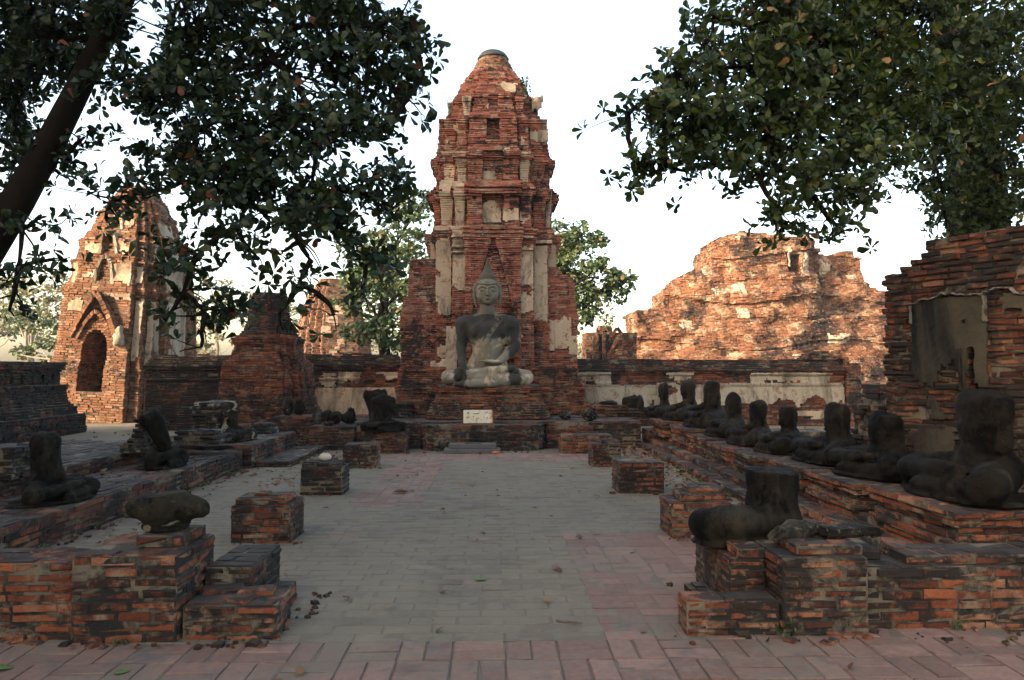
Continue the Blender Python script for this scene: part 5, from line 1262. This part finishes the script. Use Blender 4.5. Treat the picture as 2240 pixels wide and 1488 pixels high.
def big_tree(name, label, trunk_pts, trunk_r, boughs, leaf, mat_, dens, limb_src, fill=(), loc=None):
    """boughs: (px, py, rx, ry, depth) clumps of whorls at real depths, each hung from the nearest point of the limbs"""
    base = trunk_pts[0]; t = thing(name, label, 'tree', tuple(base)); L = tuple(-np.array(base))
    wd = Wood(); wd.add(trunk_pts, trunk_r, None, 12); o = wd.build('trunk', 'bark', t); o.location = L
    nodes = [np.array(p) for p in limb_src]
    C, U = [], []; tw_ = Wood()
    for (px, py, rx, ry, d, *q) in boughs:
        dn = q[0] if q else 1.0
        c = np.array(at(px, py, d)); k = d / FPX; ex, ez, ey = rx * k, ry * k, max(.45, min(1.3, .75 * math.sqrt(rx * ry) * k))
        src = min(nodes, key=lambda p_: np.linalg.norm(p_ - c) + (0 if p_[2] < c[2] + 1.5 else .5)); pts = bend(src, c, 6, .10)
        rr = .03 + .01 * min(3, np.linalg.norm(c - src)); lw_ = Wood(); lw_.add(pts, rr * .8, .012, 6); lo_ = lw_.build('limb', 'bark', t); lo_.location = L
        for p_ in pts[2:]: nodes.append(np.array(p_))
        n_ = int(dens * dn * math.pi * rx * ry / 1000)
        sub = []
        for i in range(max(3, n_ // 7)):
            v = rng.randn(3); v /= np.linalg.norm(v); v *= rng.rand() ** .42; sub.append(v); tw_.add(bend(pts[rng.randint(2, 6)], c + v * np.array([ex, ey, ez]), 5, .15), .009, .005, 4)
        for i in range(n_):
            v = sub[rng.randint(len(sub))]; g_ = rng.randn(3) * .10 * np.array([1, 1, .7])
            p_ = c + v * np.array([ex, ey, ez]) + g_; C.append(p_); U.append(np.array([v[0] * .8, v[1] * .8 - .15, .45 + .3 * v[2]]) + .45 * rng.randn(3))
            if i % 3 == 0: tw_.add(bend(c + v * np.array([ex, ey, ez]), p_, 3, .15), .005, .003, 3)
    to = tw_.build('twigs', 'bark', t); to.location = L
    cr = leaves('crown', *rosettes(C, U, leaf), mat_, t); cr.location = L
    return t

# left tree: thick trunk leaning in from the left edge
lt_pts = [(-6.1, 7.3, -.05), (-5.7, 7.2, 1.2), tuple(at(-40, 560, 7.0)), tuple(at(40, 440, 6.9)), tuple(at(105, 320, 6.8)), tuple(at(165, 200, 6.7)), tuple(at(225, 80, 6.7)), tuple(at(300, -60, 6.6))]
Lb = [(40, 60, 170, 130, 7.2), (20, 230, 120, 120, 8.2), (230, 40, 190, 90, 6.8), (430, 50, 190, 100, 6.5), (640, 60, 180, 100, 6.4), (810, 60, 120, 80, 6.3), (900, 40, 65, 45, 6.2), (925, 155, 45, 45, 6.2, .8),
      (120, 140, 110, 90, 7.8), (330, 190, 140, 90, 6.7), (480, 200, 150, 90, 6.5), (650, 190, 150, 90, 6.4), (800, 180, 110, 80, 6.3), (880, 235, 50, 45, 6.2, .8),
      (390, 320, 110, 80, 6.6), (540, 310, 140, 85, 6.4), (690, 300, 130, 80, 6.3), (800, 300, 60, 50, 6.2, .8), (440, 420, 85, 70, 6.4), (560, 420, 120, 75, 6.3), (680, 410, 110, 70, 6.3), (790, 420, 90, 55, 6.2), (860, 455, 65, 26, 6.2, .8),
      (520, 500, 90, 55, 6.3, .9), (640, 500, 80, 50, 6.2, .9), (740, 490, 90, 50, 6.2, .9), (800, 545, 40, 70, 6.2, .8), (790, 640, 22, 50, 6.2, .6),
      (330, 420, 45, 80, 6.5, .9), (250, 440, 45, 40, 6.4, .7), (230, 480, 25, 30, 6.4, .7), (150, 350, 40, 60, 7.0, .8), (185, 300, 50, 50, 7.0, .6), (60, 350, 70, 90, 8.2, .8),
      (40, 590, 60, 55, 6.7, .8), (95, 570, 30, 45, 6.6, .7), (90, 470, 26, 60, 6.8, .7), (20, 680, 40, 40, 6.7, .6), (430, 560, 50, 60, 6.3, .9), (400, 640, 40, 45, 6.2, .7), (450, 690, 70, 55, 6.2, .7), (370, 690, 40, 25, 6.2, .6), (440, 760, 28, 22, 6.2, .6),
      (560, 560, 40, 26, 6.3, .6), (680, 570, 30, 22, 6.2, .7), (655, 615, 32, 32, 6.1, .9), (690, 640, 26, 26, 6.1, .7), (620, 550, 25, 20, 6.2, .5), (610, 690, 14, 40, 6.1, .35), (730, 690, 14, 35, 6.1, .5),
      (-120, 150, 160, 260, 7.8), (150, -60, 260, 90, 7.0), (500, -60, 260, 90, 6.6), (760, -50, 160, 70, 6.4)]
limb = [at(105, 320, 6.8), at(165, 200, 6.7), at(225, 80, 6.7), at(300, -60, 6.6), at(40, 440, 6.9), at(420, 120, 6.6), at(560, 160, 6.5), at(480, 260, 6.5)]
big_tree('almond_tree', 'large dark tree with a thick leaning trunk at the left edge, boughs over the court', lt_pts, [.32, .26, .165, .135, .115, .10, .09, .08], Lb, .096, 'almond_leaf', 3.1, limb)
# right tree: behind the right wall
rt_pts = [(6.95, 11.2, -.05), tuple(at(2145, 640, 11)), tuple(at(2140, 500, 11)), tuple(at(2132, 380, 10.9)), tuple(at(2110, 260, 10.7)), tuple(at(2080, 130, 10.4)), tuple(at(2060, -40, 10.2))]
Rb = [(1560, 35, 55, 45, 6.9), (1680, 50, 130, 75, 7.1), (1830, 60, 170, 100, 7.3), (2000, 70, 180, 110, 8), (2170, 60, 120, 110, 8.5), (1545, 130, 50, 45, 6.8), (1640, 150, 110, 70, 6.9), (1790, 180, 140, 90, 7.1), (1940, 190, 140, 90, 7.4), (2080, 200, 120, 90, 8.2), (2200, 190, 80, 90, 8.8),
      (1470, 165, 32, 34, 6.7, .9), (1510, 176, 45, 26, 6.7), (1372, 246, 42, 24, 6.6, .9), (1440, 246, 70, 26, 6.6), (1530, 245, 90, 60, 6.7), (1650, 260, 110, 70, 6.9), (1770, 280, 120, 60, 7.0), (1900, 280, 120, 65, 7.3), (2010, 290, 90, 60, 7.8), (1390, 365, 38, 30, 6.6, .8), (1440, 352, 70, 30, 6.6), (1540, 322, 80, 42, 6.7), (1500, 375, 50, 24, 6.6, .8), (1630, 345, 60, 30, 6.7, .9), (1660, 385, 34, 26, 6.7, .8),
      (1740, 360, 80, 34, 6.8, .9), (1850, 335, 90, 34, 6.9, .9), (1780, 430, 60, 36, 6.7, 1.0), (1700, 465, 48, 34, 6.6, .9), (1730, 500, 40, 24, 6.6, .9), (1850, 400, 50, 40, 6.8, .9), (1895, 430, 30, 42, 6.8, .7), (1845, 505, 34, 34, 6.7, .8), (1820, 470, 24, 24, 6.7, .6), (1930, 360, 34, 40, 7.0, .8),
      (2040, 350, 60, 60, 9.5, .9), (2060, 420, 55, 50, 9.6, .9), (2010, 405, 30, 22, 9.5, .7), (2110, 330, 70, 130, 10.2, 1.4), (2165, 300, 60, 110, 10.2, 1.2), (2215, 420, 45, 110, 9.8, 1.3), (2070, 500, 30, 24, 9.6, 1.2), (2110, 440, 55, 70, 10.2, 1.6), (2180, 450, 45, 60, 10.2, 1.4), (2130, 505, 60, 24, 10, 1.3), (2300, 200, 140, 260, 9.5), (1900, -60, 380, 80, 7.8)]
Rl = [at(2100, 280, 10.6), at(2060, 240, 9.6), at(1980, 260, 8.6), at(1900, 250, 7.8), at(1800, 235, 7.3), at(1700, 250, 7.0), at(1600, 240, 6.8), at(2090, 150, 10.2), at(2000, 120, 8.5), at(1850, 110, 7.5), at(2180, 200, 9.8)]
big_tree('almond_tree', 'large tree behind the tall right wall, its leafy boughs reaching over the mound', rt_pts, [.5, .44, .40, .36, .30, .24, .18], Rb, .100, 'bright_leaf', 5.6, Rl)

# trees beyond the walls: tapered trunk, forking limbs, crown of leaf sprays
def far_tree(name, label, base, height, clumps, leaf, mat_, wood, n_leaf, group=None, trunk_r=.25, lean=0, sparse=1.0):
    base = np.array(base, float); t = thing(name, label, 'tree', tuple(base), group); wd = Wood()
    top = base + np.array([lean, 0, height * .62]); tr = bend(base, top, 7, .04); wd.add([p - base for p in tr], trunk_r, trunk_r * .4, 9)
    P, D, N = [], [], []
    for (cx, cy, cz, rx, ry, rz) in clumps:
        c = np.array([cx, cy, cz]); s = tr[rng.randint(3, 7)]
        b_ = bend(s, c, 5, .1); wd.add([p - base for p in b_], trunk_r * .3, trunk_r * .08, 6)
        k = max(10, int(n_leaf * rx * rz * sparse))
        subs = [c + np.array([rx, ry, rz]) * (lambda v: v / np.linalg.norm(v) * rng.rand() ** .4)(rng.randn(3)) for _ in range(max(4, k // 30))]
        for q in subs[::3]: wd.add([p - base for p in bend(b_[-2], q, 3, .1)], trunk_r * .07, trunk_r * .03, 4)
        for _ in range(k):
            sc_ = subs[rng.randint(len(subs))]; v = rng.randn(3); v *= rng.rand() ** .5 / np.linalg.norm(v)
            P.append(sc_ + v * min(rx, rz) * np.array([.42, .42, .3]) - base); D.append(rng.randn(3) * [1, 1, .5] + [0, 0, -.25]); N.append(np.array([0, 0, 1]) + .7 * rng.randn(3))
    P, D, N = np.array(P), np.array(D), np.array(N)
    wd.build('trunk', wood, t); leaves('crown', P, D, N, leaf * (.7 + .6 * rng.rand(len(P))), mat_, t); return t
def cl(lst, y, dy=1.0):
    out = []
    for (px, py, rx, ry) in lst:
        yy = y + (rng.rand() - .5) * 2 * dy; c = at(px, py, yy); k = yy / FPX; out.append((c.x, c.y, c.z, rx * k, min(rx, ry) * k * 1.0, ry * k))
    return out
far_tree('shade_tree', 'dark green leafy tree beyond the wall, left of the tower', (X(845, 31), 31, 0), 8.5, cl([(900, 470, 50, 55), (860, 540, 70, 60), (800, 560, 60, 60), (770, 620, 45, 55), (900, 620, 50, 80), (840, 640, 60, 60), (790, 720, 50, 40), (860, 720, 70, 50), (920, 700, 40, 60), (770, 690, 30, 40), (930, 430, 30, 25), (830, 600, 60, 60)], 31, 1.5), .26, 'mid_leaf', 'bark', 520, trunk_r=.3)
far_tree('shade_tree', 'dark green rounded tree beyond the wall, right of the tower', (X(1180, 33), 33, 0), 8.5, cl([(1230, 520, 40, 45), (1280, 530, 50, 45), (1250, 580, 50, 45), (1310, 585, 45, 35), (1350, 600, 34, 34), (1290, 640, 50, 40), (1330, 640, 42, 28), (1260, 640, 50, 50), (1270, 690, 36, 30), (1240, 700, 30, 30), (1200, 560, 50, 60), (1180, 620, 60, 70)], 33, 1.3), .26, 'mid_leaf', 'bark', 620, trunk_r=.3)
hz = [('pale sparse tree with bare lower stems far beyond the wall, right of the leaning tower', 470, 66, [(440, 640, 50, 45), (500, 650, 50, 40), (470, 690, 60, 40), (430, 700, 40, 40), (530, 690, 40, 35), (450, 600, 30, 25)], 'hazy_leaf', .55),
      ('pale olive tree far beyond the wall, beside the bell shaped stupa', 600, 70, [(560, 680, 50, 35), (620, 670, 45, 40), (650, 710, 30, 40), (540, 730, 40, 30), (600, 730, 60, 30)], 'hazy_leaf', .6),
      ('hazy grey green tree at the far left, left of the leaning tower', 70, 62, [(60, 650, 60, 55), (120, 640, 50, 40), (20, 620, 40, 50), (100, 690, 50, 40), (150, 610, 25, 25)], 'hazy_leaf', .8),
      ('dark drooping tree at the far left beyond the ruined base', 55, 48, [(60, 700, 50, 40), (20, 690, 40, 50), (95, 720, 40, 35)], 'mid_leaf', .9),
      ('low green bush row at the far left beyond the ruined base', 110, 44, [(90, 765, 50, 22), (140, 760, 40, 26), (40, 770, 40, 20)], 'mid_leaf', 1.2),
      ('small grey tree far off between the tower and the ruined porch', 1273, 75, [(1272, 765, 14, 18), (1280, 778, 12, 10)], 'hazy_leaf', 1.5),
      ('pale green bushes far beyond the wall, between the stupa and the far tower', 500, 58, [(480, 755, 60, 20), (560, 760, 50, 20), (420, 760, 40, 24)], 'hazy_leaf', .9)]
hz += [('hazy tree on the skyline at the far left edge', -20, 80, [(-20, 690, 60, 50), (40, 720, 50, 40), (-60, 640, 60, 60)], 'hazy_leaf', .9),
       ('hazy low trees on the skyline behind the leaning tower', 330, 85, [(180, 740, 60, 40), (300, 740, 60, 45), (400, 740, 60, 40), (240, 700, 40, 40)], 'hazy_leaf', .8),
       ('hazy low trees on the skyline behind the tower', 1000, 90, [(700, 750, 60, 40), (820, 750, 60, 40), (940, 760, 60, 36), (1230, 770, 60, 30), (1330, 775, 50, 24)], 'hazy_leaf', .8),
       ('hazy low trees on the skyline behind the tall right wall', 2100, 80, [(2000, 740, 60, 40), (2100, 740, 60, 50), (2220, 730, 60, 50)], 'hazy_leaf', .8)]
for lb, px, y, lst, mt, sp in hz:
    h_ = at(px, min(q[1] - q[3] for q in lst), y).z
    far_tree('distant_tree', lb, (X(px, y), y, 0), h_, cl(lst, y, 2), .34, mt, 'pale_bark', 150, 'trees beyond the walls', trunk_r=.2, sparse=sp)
# weeds on the porch wall and tower ledges
def weed(label, base, n_, h_, leaf, mat_='mid_leaf', spread=.25, name='weed'):
    t = thing(name, label, 'plant', tuple(base)); wd = Wood(); P, D, N = [], [], []
    for i in range(n_):
        tip = np.array([rng.randn() * spread, rng.randn() * spread * .5, h_ * (.5 + .5 * rng.rand())]); b_ = bend((0, 0, 0), tip, 5, .15); wd.add(b_, .012, .004, 4)
        for q in b_[1:]:
            for _ in range(3): P.append(q + rng.randn(3) * .04); D.append(rng.randn(3) + [0, 0, .1]); N.append(np.array([0, 0, 1]) + .5 * rng.randn(3))
    wd.build('stems', 'pale_bark', t); leaves('leaves', np.array(P), np.array(D), np.array(N), leaf * (.6 + .8 * rng.rand(len(P))), mat_, t)
weed('thin leafy weeds sprouting on the ruined porch wall', at(1330, 727, 38.4), 9, 1.6, .2, 'mid_leaf', .5)
weed('small yellow green weed hanging on the upper tower ledge', at(1152, 215, TY - 1.0), 6, .5, .09, 'bright_leaf', .08)
weed('dry grey weed on the left shoulder of the tower', at(985, 250, TY - .6), 5, .4, .04, 'hazy_leaf', .1)
weed('small green weed at the foot of the right foreground block', (X(1712, 4.62), 4.63, 0), 3, .035, .035, 'bright_leaf', .02)

# unseen trees, added out of view on the left to keep the court in shade
SHADE = [(-14.5, -16, 14), (-15.5, -10, 15), (-16, -4.5, 16), (-16, 1, 17), (-16.5, 6.3, 16.5), (-23, -12, 17), (-23, -5.5, 17), (-22.5, 1, 18), (-17.5, 11, 16), (-19.5, -9, 17), (-19.5, -2.5, 17), (-18.5, -14, 16), (-20, 4.5, 17), (-19, 12, 16)]
proto = None
for i, (x_, y_, h_) in enumerate(SHADE):
    if proto is None:
        cls = []
        for k in range(40):
            a = rng.rand() * 6.28; r_ = 2.7 * math.sqrt(rng.rand()); cls.append((x_ + r_ * math.cos(a), y_ + r_ * math.sin(a), .8 + (h_ - 2.2) * k / 40, 1.8, 1.8, 1.3))
        proto = far_tree('added_shade_tree', 'tall unseen tree added left of the court to cast shade', (x_, y_, 0), h_, cls, .5, 'almond_leaf', 'bark', 110, 'unseen trees added left of the court for shade', trunk_r=.4)
    else:
        c = proto.copy(); COL.objects.link(c); c.location = (x_, y_, 0); c.rotation_euler = (0, 0, i * 1.3); c.scale = (1, 1, h_ / 13)
        for ch in list(proto.children): q = ch.copy(); COL.objects.link(q); q.parent = c

# ---------------------------------------------------------------- fallen leaves and litter
def fallen(px, py, size, mat_, label, rz=0, curl=.5, name='fallen_leaf', z=0.008):
    y = 1.6 * FPX / (py - HZY); n_ = 7; V, F = [], []
    for i in range(n_ + 1):
        u = i / n_; wd_ = .34 * math.sin(math.pi * u ** .85) * (1 - .2 * u) + .01
        for s in (-1, -.45, .45, 1): V.append((size * (u - .5), size * wd_ * s, size * (curl * (.32 * (abs(s) * wd_ * 2) ** 1.2 + .25 * (u - .5) ** 2) + .02 * rng.rand())))
    for i in range(n_):
        for j in range(3): F.append((i * 4 + j, (i + 1) * 4 + j, (i + 1) * 4 + j + 1, i * 4 + j + 1))
    o = mesh_obj(name, V, F, M[mat_], smooth=True); md = o.modifiers.new('s', 'SOLIDIFY'); md.thickness = .0015
    o.location = (X(px, y), y, z); o.rotation_euler = (0, 0, rz); return tag(o, label, 'leaf', 'fallen leaves on the paving')
fallen(1216, 1243, .11, 'brown_leaf', 'curled brown fallen leaf on the worn paving, centre right of the aisle', 1.2, 1.3)
fallen(880, 1077, .20, 'brown_leaf', 'curled brown fallen leaf on the pink strip, left of the aisle centre', .3, 1.2); fallen(903, 1073, .10, 'brown_leaf', 'smaller brown leaf curl touching the one on the pink strip', 1.4, 1.4)
fallen(18, 1446, .12, 'green_leaf', 'larger green fallen leaf at the lower left corner', .2, .5); fallen(280, 1456, .08, 'green_leaf', 'green fallen leaf on the pink paving below the left block', .6, .5)
fallen(1053, 1265, .10, 'green_leaf', 'pale green fallen leaf on the worn paving at the middle of the aisle', .1, .4); fallen(1380, 1207, .07, 'green_leaf', 'yellow green fallen leaf on the pink paving, right of the aisle', .9, .7)
fallen(1500, 1366, .10, 'maroon_leaf', 'dark red crumpled leaf at the foot of the right foreground step', 1.9, 1.7); fallen(445, 1121, .08, 'brown_leaf', 'small ochre leaf between the left terrace and the pillar stump', .4, .6)
fallen(615, 1475, .05, 'brown_leaf', 'small ochre leaf near the bottom edge, left of centre', .9, .5); fallen(1404, 1380, .05, 'brown_leaf', 'small brown leaf below the end of the twig', .5, .5)
wd = Wood(); y_ = 1.6 * FPX / (1358 - HZY); a_ = at(1218, 1355, y_); b_ = at(1270, 1363, y_); wd.add(bend((a_.x, y_ + .03, .012), (b_.x, y_ - .03, .014), 5, .05), .009, .005, 6)
o = wd.build('twig', 'twig_wood', None); tag(o, 'bent grey twig lying on the worn paving near the front', 'twig')
# litter nobody could count: drifts by the steps, specks over the court
P, D, N, T_ = [], [], [], []
def drift(x0, x1, y0, y1, n_, z=.012, sz=None):
    for _ in range(n_): P.append((x0 + (x1 - x0) * rng.rand(), y0 + (y1 - y0) * rng.rand(), z + .03 * rng.rand())); D.append(rng.randn(3) * [1, 1, .15]); N.append(np.array([0, 0, 1]) + .25 * rng.randn(3))
drift(2.35, 3.0, 9.5, 15.6, 420); drift(1.9, 3.0, 13.5, 15.7, 160); drift(2.5, 3.0, 6, 9.5, 90); drift(-3.25, -2.5, 10.5, 15.4, 170); drift(-3.95, -3.4, 6, 12.6, 120); drift(-3.9, 3, 4.7, 15.5, 150); drift(-8, 8, 3, 4.6, 45); drift(3.05, 3.38, 5.3, 15, 60, .11); drift(-5, -4, 6, 12.6, 60, .31)
P, D, N = map(np.array, (P, D, N)); o = leaves('leaf_litter', P, D, N, .05 + .07 * rng.rand(len(P)) ** 1.6, 'dry_leaf', None); tag(o, 'dry leaf litter along the steps', None, kind='stuff')

# crumbs of brick at the feet of the walls, and tufts of grass: too many to count
pk = Pack()
def crumbs(x0, x1, y0, y1, n_, z=.008):
    for _ in range(n_):
        q = .006 + .022 * rng.rand() ** 2.5; an = rng.rand() * 3.14; t2 = rng.rand(3) - .5
        pk.brick((x0 + (x1 - x0) * rng.rand(), y0 + (y1 - y0) * rng.rand(), z + q * .8), (math.cos(an), math.sin(an), 0), (-math.sin(an), math.cos(an), 0), (t2[0], t2[1], 1), q * 1.3, q, q * 1.6, ch=q * .4, jit=q * .35)
crumbs(-4, -1.2, 4.56, 4.70, 60); crumbs(1.1, 5, 4.52, 4.78, 70); crumbs(-1.3, -1.1, 4.7, 5.7, 14); crumbs(-3.98, -3.8, 5.8, 12.6, 70); crumbs(2.85, 3.02, 5.4, 15, 90); crumbs(1.3, 1.5, 4.9, 5.8, 14); crumbs(-1.5, 1.2, 14.9, 15.4, 40); crumbs(-3.2, -2.6, 12.8, 15.4, 30); crumbs(-5, -4, 6, 12, 40, .30); crumbs(3.42, 3.6, 5.4, 16, 50, .28)
for q in (pA, pB, pC, pD, pE, pF, pG, pH): crumbs(q[0] - .1, q[1] + .1, q[2] - .08, q[2], 9)
o = pk.build('brick_crumbs', M['old_brick']); tag(o, 'crumbs of brick at the foot of the walls', None, kind='stuff')
P, D, N = [], [], []
def tufts(x0, x1, y0, y1, n_, z=0):
    for _ in range(n_):
        bx_, by_ = x0 + (x1 - x0) * rng.rand(), y0 + (y1 - y0) * rng.rand()
        for _ in range(rng.randint(6, 14)): P.append((bx_ + rng.randn() * .015, by_ + rng.randn() * .015, z)); D.append(np.array([rng.randn() * .5, rng.randn() * .5, .8])); N.append(rng.randn(3))
tufts(-3.99, -3.93, 6, 12.6, 34); tufts(-3.3, -3.2, 13, 15.2, 8); tufts(2.94, 3.0, 6, 15, 26); tufts(-1.2, 1.1, 15.3, 15.36, 10); tufts(-2.4, -1.9, 14.8, 14.9, 6); tufts(-2.4, -1.3, 4.6, 4.66, 1); tufts(2.4, 5, 4.7, 4.76, 2)
tufts(-10, -6.2, 12, 20, 60); tufts(5.5, 10, 12, 21, 160)
P, D, N = map(np.array, (P, D, N)); o = leaves('grass_tufts', P, D, N, .02 + .04 * rng.rand(len(P)), 'mid_leaf', None); tag(o, 'small tufts of grass at the foot of the walls', None, kind='stuff')

# ---------------------------------------------------------------- morning haze
import bmesh
bm = bmesh.new(); bmesh.ops.create_cube(bm, size=1); bmesh.ops.scale(bm, vec=(260, 200, 26), verts=bm.verts)
me = bpy.data.meshes.new('haze'); bm.to_mesh(me); bm.free()
hzo = link(bpy.data.objects.new('haze', me)); hzo.location = (0, 60, 24 - 12.0); tag(hzo, 'thin pale morning haze', None, kind='stuff')
m = bpy.data.materials.new('haze_air'); m.use_nodes = True; t = m.node_tree; t.nodes.clear()
ou = t.nodes.new('ShaderNodeOutputMaterial'); pv = t.nodes.new('ShaderNodeVolumePrincipled'); pv.inputs['Density'].default_value = .0004
pv.inputs['Color'].default_value = (.93, .95, 1, 1); pv.inputs['Anisotropy'].default_value = .3; t.links.new(pv.outputs[0], ou.inputs['Volume']); me.materials.append(m)
